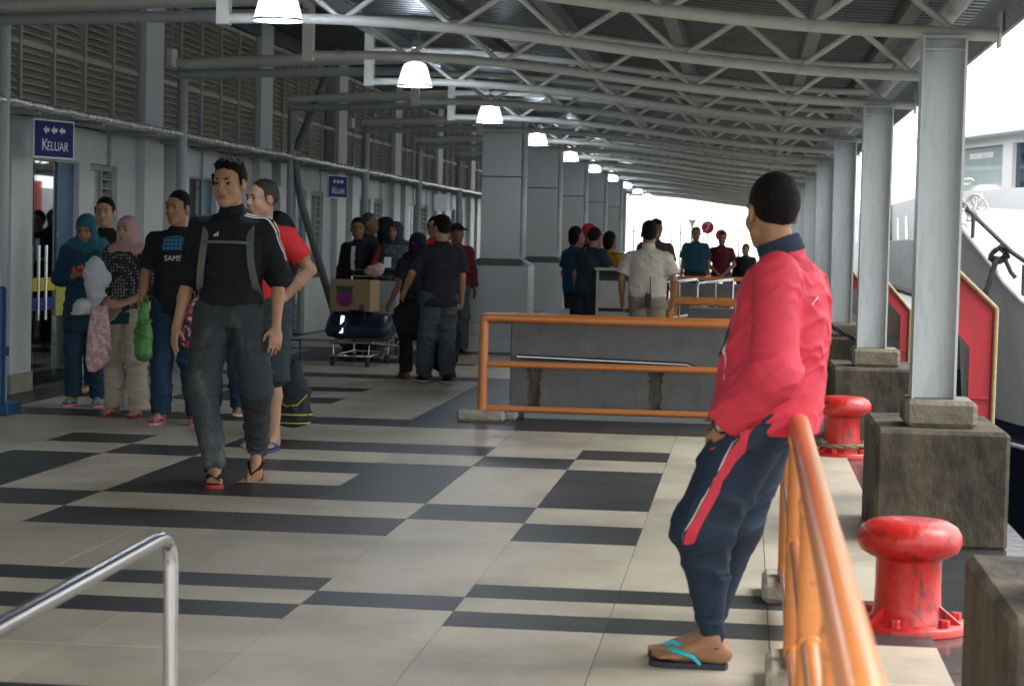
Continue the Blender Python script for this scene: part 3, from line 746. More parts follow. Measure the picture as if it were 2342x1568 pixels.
# wheelhouse: angled side wall with windows
A = Vector((2.90,30.4,0)); Bv = Vector((3.95,26.4,0)); dW = (Bv-A).normalized(); nW = Vector((-abs(dW.y), -abs(dW.x), 0)).normalized()
nW = Vector((dW.y, -dW.x, 0)); nW = nW if nW.x < 0 else -nW
def wq(u, z, off=0): p = A+dW*u+nW*off; return (p.x, p.y, z)
def wbox(u0, u1, z0, z1, o0, o1, name, m, par=None):
    v = [wq(u0,z0,o0),wq(u1,z0,o0),wq(u1,z0,o1),wq(u0,z0,o1),wq(u0,z1,o0),wq(u1,z1,o0),wq(u1,z1,o1),wq(u0,z1,o1)]
    return MB().add(v, [(0,3,2,1),(4,5,6,7),(0,1,5,4),(1,2,6,5),(2,3,7,6),(3,0,4,7)]).build(name, m, fa)
wbox(-.6,4.3,.6,2.28,-.10,0,'cabin_wall',SHIPW); wbox(-.6,4.3,2.88,3.0,-.10,0,'cabin_wall',SHIPW)
for (a, b) in ((-.6,.28),(1.98,2.32),(4.0,4.3)): wbox(a,b,2.28,2.88,-.10,0,'window_post',SHIPW)
wbox(.28,1.98,2.28,2.88,-.07,-.06,'window',mat('cabin_window_glass', (.42,.5,.5), .08, var=.1, scale=3)); wbox(2.32,4.0,2.28,2.88,-.07,-.06,'window',mat('dark_cabin_glass', (.03,.05,.08), .06))
wbox(.6,1.5,2.72,2.80,-.058,-.055,'sun_strip',mat('white_strip', (.8,.8,.8), .4))
wbox(-.9,4.6,3.0,3.07,-1.6,.25,'cabin_roof',SHIPW)
wbox(-.75,.30,1.62,2.12,.004,.012,'dark_doorway_panel',mat('doorway_shade', (.03,.04,.05), .4)); wbox(-.1,.08,1.66,1.9,.013,.02,'brown_post',mat('brown_wood', (.2,.09,.04), .6))  # doorway is a dark panel, the shade inside put into its colour
wbox(1.55,2.75,1.50,1.86,.004,.03,'window_frame',mat('grey_hatch', (.55,.6,.62), .4))
for (a, b) in ((1.72,1.98),(2.06,2.36)):
    for (c, d) in ((1.54,1.66),(1.69,1.81)): wbox(a,b,c,d,.031,.036,'window_pane',NAVY)
# bow rail with tied ropes
mb = MB(); mb.tube([(1.9,21.5,1.95),(2.0,19.7,1.86),(2.3,18.3,1.42),(2.6,17.4,1.15)], .022, 8)
for (x,y,z0_,z1_) in ((2.05,19.2,1.5,1.74),(2.35,17.9,1.0,1.32)): mb.tube([(x,y,z0_),(x,y,z1_)], .018, 6)
mb.build('bow_rail', mat('dark_rail', (.05,.05,.08), .5), fa)
mb = MB(); R2 = np.random.RandomState(3)
for k in range(10):
    c = Vector((2.02+R2.normal(0,.06), 19.5, 1.86+R2.normal(0,.10))); rr = .05+R2.rand()*.06; ax = R2.normal(0,1,3)
    u = Vector(ax).normalized(); v_ = u.orthogonal().normalized(); w2 = u.cross(v_)
    mb.tube([c+(v_*math.cos(a)+w2*math.sin(a)*.7)*rr for a in np.linspace(0,2*PI,14)], .010, 5)
o = mb.build('coiled_ropes', mat('white_rope', (.6,.58,.55), .8)); tag(o, 'tangle of whitish ropes hung on the ferry bow rail', 'rope')
mb = MB()
for k in range(7):
    c = Vector((2.20,18.45,1.40)); rr = .045+.006*k; v_ = Vector((1,0,.3)).normalized(); w2 = Vector((0,.35,1)).normalized()
    mb.tube([c+(v_*math.cos(a)+w2*math.sin(a))*rr+Vector((R2.normal(0,.01),R2.normal(0,.02),0)) for a in np.linspace(0,2*PI,14)], .013, 5)
mb.tube([(2.25,18.4,1.36),(2.3,18.38,1.25),(2.34,18.36,1.20)], .02, 6)
o = mb.build('rope_knot', ROPE); tag(o, 'dark rope knot tied round the ferry bow rail', 'rope')

fb = empty('moored_ferry', (5,45,-1), label='second ferry with slanted side windows, seen between the columns', cat='ferry')
MB().box((2.98,31.5,.72),(8,64,2.36)).build('cabin_wall', mat('ferry_grey_white', (.62,.65,.68), .45), fb)
for k in range(70):
    y = 31.6+.46*k
    if y < 63: MB().box((2.955,y,.74),(2.979,y+.12,1.6)).build('rib', RIBG, fb) if k < 40 else None
MB().box((2.90,31.5,.66),(8,64,.718)).build('rubbing_strake', mat('strake_dark', (.10,.08,.10), .5), fb)
MB().box((2.99,31.5,-.35),(8,64,.658)).build('lower_side', RIBB, fb)
mb = MB()
for y in np.arange(31.6, 63, .30): mb.box((2.965,y,-.34),(2.989,y+.13,.65))
mb.build('lower_rib', RIBB, fb)['kind'] = 'stuff'
MB().box((2.95,31.5,-1.4),(8,64,-.352)).build('hull', NAVY, fb)
for k in range(14):
    y = 32.3+2.2*k
    MB().add([(2.972,y,1.62),(2.972,y+.62,1.62),(2.972,y+.95,2.06),(2.972,y+.33,2.06),(2.979,y,1.62),(2.979,y+.62,1.62),(2.979,y+.95,2.06),(2.979,y+.33,2.06)],
        [(0,1,2,3),(4,7,6,5),(0,4,5,1),(1,5,6,2),(2,6,7,3),(3,7,4,0)]).build('window', mat('ferry_window', (.06,.08,.12), .1), fb)
MB().box((2.95,36.6,2.37),(3.35,37.3,2.60)).build('orange_life_raft', mat('life_orange', (.75,.22,.04), .5), fb)
MB().box((2.85,43.6,.9),(2.94,44.6,2.5)).build('red_post', mat('ferry_red', (.5,.03,.03), .5), fb)
# ---------------------------------------------------------------- far end of the quay
for k, (x, z1_) in enumerate(((-3.40,2.26),(-3.0,2.05),(-2.02,2.25),(-1.55,1.6),(-1.35,2.1),(-.26,2.33),(-2.35,2.0))):
    r = empty('thin_pole', (x,62+k*.4,0), label='thin grey pole against the white sky, %s from the left' % ('first','second','fourth','fifth','sixth','seventh','third')[k], cat='pole', group='thin poles at the far end')
    MB().tube([(x,62+k*.4,0),(x,62+k*.4,z1_)], .022, 6).build('pole', mat('pole_grey', (.35,.36,.38), .5), r)
    MB().box((x-.05,61.95+k*.4,z1_-.5),(x+.05,62.03+k*.4,z1_-.47)).build('bracket', MATS['pole_grey'], r)
def disc(x, Y, z, rad, lab, seven):
    r = empty('round_sign', (x,Y,0), label=lab, cat='sign')
    me = MB().lathe([(0,-.008),(rad,-.008),(rad,.008),(0,.008)], n=32, smooth=False); me.v = [(p[0], p[2], p[1]) for p in me.v]
    inst('disc', me.mesh('disc', mat('disc_red', (.62,.02,.07), .45)), r, (0,0,z))
    inst('post', MB().tube([(0,.03,0),(0,.03,z)], .014, 8).mesh('post', mat('post_white', (.75,.75,.78), .5)), r)
    if seven: text_obj('number', '7', rad*1.75, mat('print_white', (.85,.85,.85), .6), r, Matrix.Translation((0,-.012,z)) @ Matrix.Rotation(PI/2,4,'X'), sx=1.15)
disc(-.92, 48, 1.83, .145, 'red disc with a white number 7 on a thin post', True)
disc(-.65, 52, 1.68, .145, 'plain red disc half hidden behind the man in maroon', False)
r = empty('yellow_funnel_post', (-1.6,60,0), label='yellow post with a funnel head, its colour paled for the sky bloom', cat='post')
MB().tube([(-1.6,60,0),(-1.6,60,1.9),(-1.6,60,2.0),(-1.6,60,2.15)], [.03,.03,.05,.13], 10).build('post', mat('bloomed_yellow', (.85,.78,.5), .6), r)  # funnel post without a lamp; sky bloom put into the pale colour
fbt = empty('white_boat', (0,66,-1.3), label='low white boat moored beyond the far end of the quay', cat='boat')
MB().prism([(-2.6,-1.3),(3,-1.3),(3.2,.55),(-3.0,.55)], 76.5, 79, 1).build('hull', SHIPW, fbt)
for z in (.70,.86): MB().tube([(-2.9,76.6,z),(3.1,76.6,z)], .02, 6).build('rail', SHIPW, fbt)
MB().box((-1.8,77,.56),(.2,78.6,1.15)).build('cabin', mat('boat_blue_white', (.55,.65,.75), .4), fbt)
MB().box((.3,76.45,.1),(3,76.49,.3)).build('orange_band', mat('boat_orange', (.7,.3,.08), .5), fbt)
MB().box((.3,76.45,.38),(3,76.49,.44)).build('orange_band', MATS['boat_orange'], fbt)
#==PART2==
# ================================================================== PEOPLE: bodies and clothes grown from distance fields
class SDF:
    """collects shapes, evaluates them on a grid and skins the zero surface"""
    def __init__(s, k=.02): s.ops = []; s.k = k; s.lo = np.full(3, 1e9); s.hi = np.full(3, -1e9); s.wr = []
    def _bb(s, lo, hi, grow=True):
        lo, hi = np.array(lo,float), np.array(hi,float)
        if grow: s.lo = np.minimum(s.lo, lo); s.hi = np.maximum(s.hi, hi)
        return lo, hi
    def cone(s, a, b, ra, rb=None, k=None, flat=False, mode='u', sq=None):
        rb = ra if rb is None else rb; a = np.array(a,float); b = np.array(b,float); R = max(ra,rb)
        lo, hi = s._bb(np.minimum(a,b)-R, np.maximum(a,b)+R, mode == 'u'); L = np.linalg.norm(b-a)+1e-9; d = (b-a)/L
        def fn(x,y,z):
            px, py, pz = x-a[0], y-a[1], z-a[2]; t = px*d[0]+py*d[1]+pz*d[2]
            tc = t if flat else np.clip(t,0,L)
            qx, qy, qz = px-tc*d[0], py-tc*d[1], pz-tc*d[2]
            if sq is not None:   # flatten along a direction: (dir, factor)
                u, f_ = sq; e = (qx*u[0]+qy*u[1]+qz*u[2])*(f_-1); qx, qy, qz = qx+e*u[0], qy+e*u[1], qz+e*u[2]
            r = np.sqrt(qx*qx+qy*qy+qz*qz)-(ra+(rb-ra)*np.clip(t/L,0,1))
            if flat: r = np.maximum(r, np.maximum(-t, t-L))
            return r
        s.ops.append((fn, lo, hi, mode, s.k if k is None else k)); return s
    def chain(s, pts, rad, k=None):
        for i in range(len(pts)-1): s.cone(pts[i], pts[i+1], rad[i], rad[i+1], k)
        return s
    def ell(s, c, r, R=None, k=None, mode='u'):
        c = np.array(c,float); r = np.array(r,float); M = np.eye(3) if R is None else np.array(R,float)
        e = np.abs(M) @ r; lo, hi = s._bb(c-e, c+e, mode == 'u')
        def fn(x,y,z):
            px, py, pz = x-c[0], y-c[1], z-c[2]
            q = [px*M[0,i]+py*M[1,i]+pz*M[2,i] for i in range(3)]
            k0 = np.sqrt((q[0]/r[0])**2+(q[1]/r[1])**2+(q[2]/r[2])**2); k1 = np.sqrt((q[0]/r[0]**2)**2+(q[1]/r[1]**2)**2+(q[2]/r[2]**2)**2)+1e-6
            return k0*(k0-1)/k1
        s.ops.append((fn, lo, hi, mode, s.k if k is None else k)); return s
    def trunk(s, sec, p=2.3, k=None, cap=True):
        """sec rows: z, cx, cy, a, b, rot(optional)"""
        S = np.array([list(r)+[0]*(6-len(r)) for r in sec], float); S = S[np.argsort(S[:,0])]
        A = max(S[:,3].max(), S[:,4].max())
        lo, hi = s._bb((S[:,1].min()-A, S[:,2].min()-A, S[0,0]), (S[:,1].max()+A, S[:,2].max()+A, S[-1,0]))
        def fn(x,y,z):
            zf = np.clip(z, S[0,0], S[-1,0]).ravel(); g = [np.interp(zf, S[:,0], S[:,i]).reshape(1,1,-1) for i in range(1,6)]
            c_, s_ = np.cos(g[4]), np.sin(g[4]); dx, dy = x-g[0], y-g[1]; u, v = dx*c_+dy*s_, -dx*s_+dy*c_
            q = (np.abs(u/g[2])**p+np.abs(v/g[3])**p)**(1/p); r = (q-1)*np.minimum(g[2],g[3])
            return np.maximum(r, np.maximum(S[0,0]-z, z-S[-1,0]))
        s.ops.append((fn, lo, hi, 'u', s.k if k is None else k)); return s
    def plane(s, p, n, k=.004):   # remove what lies on the side n points to
        p = np.array(p,float); n = np.array(n,float); n = n/np.linalg.norm(n)
        s.ops.append((lambda x,y,z: -((x-p[0])*n[0]+(y-p[1])*n[1]+(z-p[2])*n[2]), None, None, 'cut', k)); return s
    def wrinkle(s, amp, d, f, seed=0, z0=-9, z1=9, c=None, rad=None):
        s.wr.append((amp, np.array(d,float)/np.linalg.norm(d), f, seed, z0, z1, c, rad)); return s
    def arrays(s, h):
        m = 2.5*h; lo = s.lo-m; n = np.ceil((s.hi+m-lo)/h).astype(int)+1
        ax = [(lo[i]+h*np.arange(n[i])).astype(np.float32) for i in range(3)]
        F = np.full(n, .08, np.float32)
        for fn, l, u, mode, k in s.ops:
            if l is None: sl = (slice(None),)*3
            else:
                pad = k+3*h+.012; a = np.maximum(0, np.floor((l-pad-lo)/h).astype(int)); b = np.minimum(n, np.ceil((u+pad-lo)/h).astype(int)+1)
                if (b <= a).any(): continue
                sl = tuple(slice(a[i],b[i]) for i in range(3))
            x = ax[0][sl[0]][:,None,None]; y = ax[1][sl[1]][None,:,None]; z = ax[2][sl[2]][None,None,:]
            d = fn(x,y,z).astype(np.float32); f = F[sl]
            if mode == 'u': hh = np.clip(.5+.5*(d-f)/k,0,1); F[sl] = d*(1-hh)+f*hh-k*hh*(1-hh)
            else: d = -d; hh = np.clip(.5-.5*(d-f)/k,0,1); F[sl] = d*(1-hh)+f*hh+k*hh*(1-hh)
        if s.wr:
            near = np.argwhere(np.abs(F) < .035); I = tuple(near.T); P = lo+h*near
            for amp, d, f, seed, z0, z1, c, rad in s.wr:
                r = np.random.RandomState(seed); u = np.cross(d, [.3,.5,.8]); u /= np.linalg.norm(u); v = np.cross(d, u)
                ph = P@d*f; a = P@u; b = P@v
                ph = ph+2.6*np.sin(a*f*.22+r.rand()*6)+2.2*np.sin(b*f*.19+1.3*np.sin(a*f*.13)+r.rand()*6)+1.2*np.sin(P[:,2]*f*.37+a*f*.6+r.rand()*6)
                g = (1-np.abs(np.sin(ph*.5)))**2.2*1.25*np.clip(.35+.65*np.sin(a*f*.16+b*f*.21+r.rand()*6+P@d*f*.14),0,1)*.9
                wgt = np.clip((P[:,2]-z0)/.06,0,1)*np.clip((z1-P[:,2])/.06,0,1)
                if c is not None: wgt = wgt*np.exp(-((P-np.array(c))**2).sum(1)/rad**2)
                F[I] -= (amp*g*wgt).astype(np.float32)
        return F, lo
    def mesh(s, name, m, h):
        F, lo = s.arrays(h); n = np.array(F.shape); S = F < 0
        c = np.zeros(n-1, np.int8)
        for i in (0,1):
            for j in (0,1):
                for k in (0,1): c += S[i:n[0]-1+i, j:n[1]-1+j, k:n[2]-1+k]
        act = (c > 0) & (c < 8); co = np.argwhere(act)
        idx = np.full(n-1, -1, np.int32); idx[act] = np.arange(len(co)); acc = np.zeros((len(co),3)); cnt = np.zeros(len(co))
        for a in range(3):
            o = [i for i in range(3) if i != a]
            for u in (0,1):
                for v in (0,1):
                    ca = np.zeros(3,int); ca[o[0]] = u; ca[o[1]] = v; cb = ca.copy(); cb[a] = 1
                    fa = F[tuple((co+ca).T)]; fb = F[tuple((co+cb).T)]; cr = (fa < 0) != (fb < 0)
                    t = np.where(cr, fa/np.where(np.abs(fa-fb) < 1e-9, 1, fa-fb), 0)
                    acc[cr] += ca; acc[cr, a] += t[cr]; cnt[cr] += 1
        V = lo+h*(co+acc/np.maximum(cnt,1)[:,None]); Q = []
        for a in range(3):
            o = [(a+1)%3, (a+2)%3]; sl0 = [slice(None)]*3; sl1 = [slice(None)]*3; sl0[a] = slice(0,-1); sl1[a] = slice(1,None)
            A_, B_ = S[tuple(sl0)], S[tuple(sl1)]; e = np.argwhere(A_ != B_)
            e = e[(e[:,o[0]] > 0) & (e[:,o[1]] > 0) & (e[:,o[0]] < n[o[0]]-1) & (e[:,o[1]] < n[o[1]]-1)]
            if not len(e): continue
            ins = A_[tuple(e.T)]; d0 = np.zeros(3,int); d0[o[0]] = 1; d1 = np.zeros(3,int); d1[o[1]] = 1
            q = np.stack([idx[tuple((e-d0-d1).T)], idx[tuple((e-d1).T)], idx[tuple(e.T)], idx[tuple((e-d0).T)]], 1)
            q[~ins] = q[~ins][:, ::-1]; Q.append(q)
        Q = np.concatenate(Q); Q = Q[(Q >= 0).all(1)]
        me = bpy.data.meshes.new(name); me.vertices.add(len(V)); me.vertices.foreach_set('co', V.astype(np.float32).ravel())
        me.loops.add(len(Q)*4); me.loops.foreach_set('vertex_index', Q.astype(np.int32).ravel())
        me.polygons.add(len(Q)); me.polygons.foreach_set('loop_start', np.arange(0,len(Q)*4,4,dtype=np.int32)); me.polygons.foreach_set('use_smooth', np.ones(len(Q), bool))
        me.update(calc_edges=True); me.validate(); me.materials.append(m); return me

def skin(name, c): return mat(name, c, .5, var=.07, scale=30, bump=.04, bscale=120, spec=.35)
SK1 = skin('skin_brown', (.34,.175,.095)); SK2 = skin('skin_tan', (.42,.235,.14)); SK3 = skin('skin_fair', (.44,.255,.175)); SKD = skin('skin_dark', (.24,.12,.07))
HAIR = mat('black_hair', (.009,.008,.008), .6, var=.5, scale=60, bump=.9, bscale=220, spec=.18)
HAIRB = mat('brown_hair', (.028,.018,.012), .5, var=.3, scale=60, bump=.6, bscale=160)
EYEW = mat('eye_white', (.33,.31,.29), .4); EYEB = mat('eye_dark', (.012,.01,.01), .2); LIP = mat('lips', (.30,.11,.085), .5)
def cloth(name, c, rough=.8, **k): return mat(name, c, rough, var=k.pop('var',.08), scale=k.pop('scale',18), bump=k.pop('bump',.25), bscale=k.pop('bscale',230), spec=.25, **k)
def V3(p): return np.array(p, float)
def rotm(yaw=0, pitch=0, roll=0):
    """head frame: x right, y forward, z up"""
    cy, sy = math.cos(yaw), math.sin(yaw); cp, sp = math.cos(pitch), math.sin(pitch); cr, sr = math.cos(roll), math.sin(roll)
    return np.array([[cy,-sy,0],[sy,cy,0],[0,0,1]]) @ np.array([[1,0,0],[0,cp,-sp],[0,sp,cp]]) @ np.array([[cr,0,sr],[0,1,0],[-sr,0,cr]])
STD = dict(pelvis=(0,0,.93), chest=(0,0,1.28), neck=(0,-.015,1.43), head=(0,.015,1.585),
    hipR=(.085,0,.90), kneeR=(.105,.025,.50), ankR=(.11,-.015,.095), hipL=(-.085,0,.90), kneeL=(-.105,.025,.50), ankL=(-.11,-.015,.095),
    shR=(.168,-.01,1.362), elR=(.228,-.03,1.10), wrR=(.245,.04,.87), shL=(-.168,-.01,1.362), elL=(-.228,-.03,1.10), wrL=(-.245,.04,.87))
class Human:
    def __init__(s, label, loc, yaw, H=1.70, pose=None, h=.011, sk=SK2, hy=0, hp=0, hr=0, girth=1.0, feet=(0,0), toeout=.15, ftilt=(0,0), handcurl=(.6,.6), handdir=None, female=False, face=True, shoes=None, palm=None):
        s.S = H/1.70; s.J = {k: V3(v)*s.S for k, v in STD.items()}
        for k, v in (pose or {}).items(): s.J[k] = V3(v)*s.S
        s.h = h; s.sk = sk; s.g = girth; s.root = empty('person', loc, yaw, label=label, cat='person'); s.R = rotm(hy, hp, hr)
        J = s.J; S = s.S; b = SDF(.018); g = girth
        pc, cc, nc = J['pelvis'], J['chest'], J['neck']
        def cxy(z):
            zz = [pc[2], cc[2], nc[2]]; return [np.interp(z, zz, [pc[0],cc[0],nc[0]]), np.interp(z, zz, [pc[1],cc[1],nc[1]])]
        s.cxy = cxy
        sy = math.atan2(J['shR'][1]-J['shL'][1], J['shR'][0]-J['shL'][0]); hyw = math.atan2(J['hipR'][1]-J['hipL'][1], J['hipR'][0]-J['hipL'][0]); s.sy, s.hyw = sy, hyw
        b.trunk([(z_*S+dz, *cxy(z_*S+dz), a*S, d*S, r_) for z_, a, d, r_, dz in [(.86,.13,.09,hyw,pc[2]-.93*S),(.93,.15,.105,hyw,pc[2]-.93*S),(1.06,.125,.085,(sy+hyw)/2,(cc[2]+pc[2])/2-1.105*S),(1.28,.145,.095,sy,cc[2]-1.28*S),(1.38,.13,.075,sy,nc[2]-1.43*S),(1.43,.055,.055,sy,nc[2]-1.43*S)]])
        Sh = S*1.07; s.Sh = Sh; hc = J['head']+V3((0,0,.004)); R = s.R
        def hp_(x,y,z): return hc+R@(V3((x,y,z))*Sh)
        s.hp = hp_
        b.cone(nc-V3((0,0,.04*S)), hp_(0,-.022,-.055), .058*S*g**.3, .052*S, .03)
        b.ell(hp_(0,-.012,.028), V3((.074,.094,.084))*Sh, R); b.ell(hp_(0,.024,-.035), V3((.060,.064,.074))*Sh, R, .02)
        b.ell(hp_(0,.062,-.088), V3((.028,.024,.020))*Sh, R, .02)
        for e in (1,-1):
            b.ell(hp_(e*.034,.056,-.028), V3((.026,.026,.026))*Sh, R, .015)
            b.cone(hp_(e*.050,.012,-.062), hp_(e*.012,.060,-.094), .018*S, .016*S, .02)
            b.ell(hp_(e*.076,-.006,-.006), V3((.009,.019,.031))*Sh, R@rotm(e*.35), .006)
        b.cone(hp_(-.036,.077,.024), hp_(.036,.077,.024), .012*Sh, None, .014)
        if face:
            for e in (1,-1): b.ell(hp_(e*.031,.094,.004), V3((.017,.014,.011))*Sh, R, .010, 'cut')
            b.cone(hp_(0,.086,.014), hp_(0,.103,-.024), .0075*S, .0115*S, .010)
            for e in (1,-1): b.ell(hp_(e*.012,.092,-.030), V3((.009,.010,.007))*Sh, R, .006)
            b.ell(hp_(0,.080,-.058), V3((.026,.016,.015))*Sh, R, .012)
        s.fwdR = {}; s.toe = {}
        for sd, si in (('R',1),('L',-1)):
            sh, el, wr = J['sh'+sd], J['el'+sd], J['wr'+sd]
            b.cone(nc*.35+sh*.65+V3((0,0,-.014*S)), sh, .036*S, .043*S, .03); b.cone(sh, el, .043*S*g**.5, .037*S, .02); b.cone(el, el*.55+wr*.45, .037*S, .036*S, .015); b.cone(el*.55+wr*.45, wr, .034*S, .025*S, .015)
            hip, kn, an = J['hip'+sd], J['knee'+sd], J['ank'+sd]
            b.cone(hip, kn, .080*S*g**.5, .050*S, .03); b.cone(kn, kn*.62+an*.38+V3((0,-.012*S,0)), .050*S, .052*S, .02); b.cone(kn*.62+an*.38+V3((0,-.012*S,0)), an, .048*S, .034*S, .02)
            # hand
            d = (wr-el)/np.linalg.norm(wr-el)
            if handdir and handdir[0 if sd == 'R' else 1] is not None: d = V3(handdir[0 if sd == 'R' else 1]); d /= np.linalg.norm(d)
            pn = V3((-si,.25,0)) if not palm or palm[0 if sd == 'R' else 1] is None else V3(palm[0 if sd == 'R' else 1])
            pn = pn-d*(pn@d); pn /= np.linalg.norm(pn); sdv = np.cross(d, pn)*si   # towards thumb
            if (sdv@V3((0,1,0))) < 0 and not palm: sdv = -sdv
            M = np.stack([sdv, d, pn], 1); b.cone(wr, wr+d*.03*S, .024*S, .026*S, .012); b.ell(wr+d*.055*S, V3((.040,.052,.016))*S, M, .012)
            cu = handcurl[0 if sd == 'R' else 1]; rmin = .62*h
            for (o_, bl, L_) in ((.031,.086,.070),(.011,.094,.080),(-.010,.090,.073),(-.029,.080,.058)):
                p0 = wr+d*bl*S*.85+sdv*o_*S; a1 = cu*.55; a2 = cu*1.4; sp = sdv*o_*.8
                p1 = p0+(d*math.cos(a1)+pn*math.sin(a1)+sp)*L_*.5*S; p2 = p1+(d*math.cos(a2)+pn*math.sin(a2)+sp)*L_*.5*S
                b.cone(p0, p1, max(.0092*S,rmin), max(.0084*S,rmin), .004); b.cone(p1, p2, max(.0082*S,rmin), max(.007*S,rmin), .003)
            t0 = wr+d*.022*S+sdv*.022*S; t1 = t0+(sdv*.62+d*.62+pn*.45)*.042*S; t2 = t1+(sdv*.2+d*.85+pn*.45)*.034*S
            b.cone(t0, t1, .014*S, .0105*S, .008); b.cone(t1, t2, .010*S, .008*S, .004)
            s.__dict__['hand'+sd] = wr+d*.08*S+pn*.02*S
            # foot
            fy = (-si*toeout) if not isinstance(toeout, tuple) else toeout[0 if sd == 'R' else 1]
            ft = ftilt[0 if sd == 'R' else 1]; fd = V3((-math.sin(fy), math.cos(fy), 0)); fdn = fd*math.cos(ft)+V3((0,0,-math.sin(ft))); fu = V3((0,0,1))*math.cos(ft)+fd*math.sin(ft); fx = np.cross(fdn, fu)
            base = an-fu*.072*S; s.toe[sd] = (base, fdn, fu, fx)
            b.ell(base-fdn*.03*S+fu*.03*S, V3((.031,.040,.034))*S, np.stack([fx,fdn,fu],1), .02); b.cone(an-fu*.01*S, base+fdn*.11*S+fu*.022*S, .036*S, .022*S, .02)
            b.cone(base-fdn*.02*S+fu*.020*S, base+fdn*.125*S+fu*.017*S, .026*S, .022*S, .02)
            b.ell(base+fdn*.125*S+fu*.014*S, V3((.044,.045,.015))*S, np.stack([fx,fdn,fu],1), .015)
            for q_, (o_, L_, r_) in enumerate(((-.031,.050,.0125),(-.010,.044,.0095),(.006,.038,.009),(.021,.030,.0085),(.034,.020,.008))):
                p0 = base+fdn*.150*S+fx*o_*si*S+fu*.012*S; b.cone(p0, p0+fdn*L_*S-fu*.002*S, max(r_*S,rmin*.8), max(r_*.95*S,rmin*.8), .004)
        s.body = s.add(b, 'body', sk, h)
        if face is True: s.face()
    def add(s, f, name, m, h=None, par=None):
        me = f.mesh(name, m, h or s.h); o = bpy.data.objects.new(name, me); COL.objects.link(o); o.parent = par or s.root; return o
    def face(s):
        S = s.Sh; hp = s.hp; R = s.R
        for e in (1,-1):
            mb = MB(); c = hp(e*.031,.0715,.005); r_ = .0112*S; vs_ = []; fs = []; N, K = 12, 8
            for i in range(K+1):
                th = PI*i/K
                for j in range(N): a = 2*PI*j/N; vs_.append(c+R@V3((math.sin(th)*math.cos(a), math.cos(th), math.sin(th)*math.sin(a)))*r_)
            for i in range(K):
                for j in range(N): fs.append((i*N+j,i*N+(j+1)%N,(i+1)*N+(j+1)%N,(i+1)*N+j))
            mb.add(vs_, fs, True); eo = inst('eye', mb.mesh('eye', EYEW), s.root)
            mb = MB(); c2 = hp(e*.031,.0715+.0095,.004); mb.add([c2+R@V3((math.cos(a)*.0068,0.0,math.sin(a)*.0068))*S for a in np.linspace(0,2*PI,10)[:-1]]+[c2+R@V3((0,.0042,0))*S], [(i,(i+1)%9,9) for i in range(9)], True); inst('iris', mb.mesh('iris', EYEB), eo)
            mb = MB(); mb.tube([hp(e*.013,.0885,.024), hp(e*.028,.0885,.030), hp(e*.047,.077,.025)], [.0032*S,.0038*S,.002*S], 6); inst('eyebrow', mb.mesh('eyebrow', HAIR), s.root)
            mb = MB(); mb.tube([hp(e*.017,.0805,.0075), hp(e*.031,.0835,.0115), hp(e*.045,.0755,.008)], [.0012*S,.0022*S,.0014*S], 5); inst('eyelashes', mb.mesh('eyelashes', HAIR), s.root)
        mb = MB(); mb.tube([hp(-.024,.0855,-.059), hp(-.010,.0955,-.0555), hp(0,.0965,-.057), hp(.010,.0955,-.0555), hp(.024,.0855,-.059)], [.002*S,.005*S,.0048*S,.005*S,.002*S], 8)
        mb.tube([hp(-.022,.0855,-.0605), hp(0,.0955,-.0665), hp(.022,.0855,-.0605)], [.002*S,.0058*S,.002*S], 8); inst('lips', mb.mesh('lips', LIP), s.root)
    def hair(s, m=HAIR, top=.010, spiky=.0, short=True, long=False, hl=.072):
        S = s.Sh; R = s.R; f = SDF(.01); hp = s.hp
        f.ell(hp(0,-.022,.036), V3((.0775,.0935,.082+top))*S, R)
        for i in range(0):
            v = RNG.normal(0,1,3); v[2] = abs(v[2])*.8+.05; v /= np.linalg.norm(v); p = (v[0]*.077,-.014+v[1]*.096,.030+v[2]*(.083+top)); f.ell(hp(*p), V3((.013,.013,.010))*S, R, .008)

        if spiky:
            for i in range(46):
                a = RNG.uniform(0,2*PI); rr = math.sqrt(RNG.rand())*.075; x, y = rr*math.cos(a)*.85, rr*math.sin(a)*1.05-.005
                z = .028+.088*math.sqrt(max(0,1-(x/.08)**2*.8-(y/.1)**2*.8)); f.cone(hp(x,y,z), hp(x*1.1+RNG.normal(0,.006),y*1.08+.006,z+spiky*(.6+.7*RNG.rand())), .013*S, .005*S, .014)
        if long: f.ell(hp(0,-.045,-.03), V3((.078,.062,.10))*S, R, .02)
        # cut the face side: plane from hairline to the nape
        a, b_ = V3((0,.088,hl-.004)), V3((0,-.085,-.092)); dn = V3((0,-(b_[2]-a[2]),(b_[1]-a[1]))); dn /= np.linalg.norm(dn)
        n_ = -dn if dn[2] > 0 else dn
        if long: a, n_ = V3((0,.03,.04)), V3((0,.9,-.45))
        f.plane(hp(*a), R@n_, .022)
        f.wrinkle(.004, R@V3((.3,1,.4)), 190, 4)
        s.add(f, 'hair', m, s.h*.9)
        if short and not long:
            for e in (1,-1): g = SDF(.006); g.cone(hp(e*.0735,.028,.045), hp(e*.0745,.022,-.004), .0085*S, .006*S); s.add(g, 'sideburn', m, s.h*.8)
    def top(s, m, sleeve='short', hem=.86, loose=.018, name='shirt', collar=None, belly=0, flare=0, wr=.008, neckz=.0, cuff=None, puff=0, fl_z=None):
        """sleeve: none/short/elbow/long or a number along the arm (0-2)"""
        S = s.S; J = s.J; g = s.g; f = SDF(.025); pc, cc, nc = J['pelvis'], J['chest'], J['neck']; l = loose; cx = s.cxy
        dzp, dzc, dzn = pc[2]-.93*S, cc[2]-1.28*S, nc[2]-1.43*S; zh = hem*S+dzp; sec = []
        def row(z, a, d, r_): sec.append((z, *cx(z), (a*g+l)*S, (d*g+l)*S, r_))
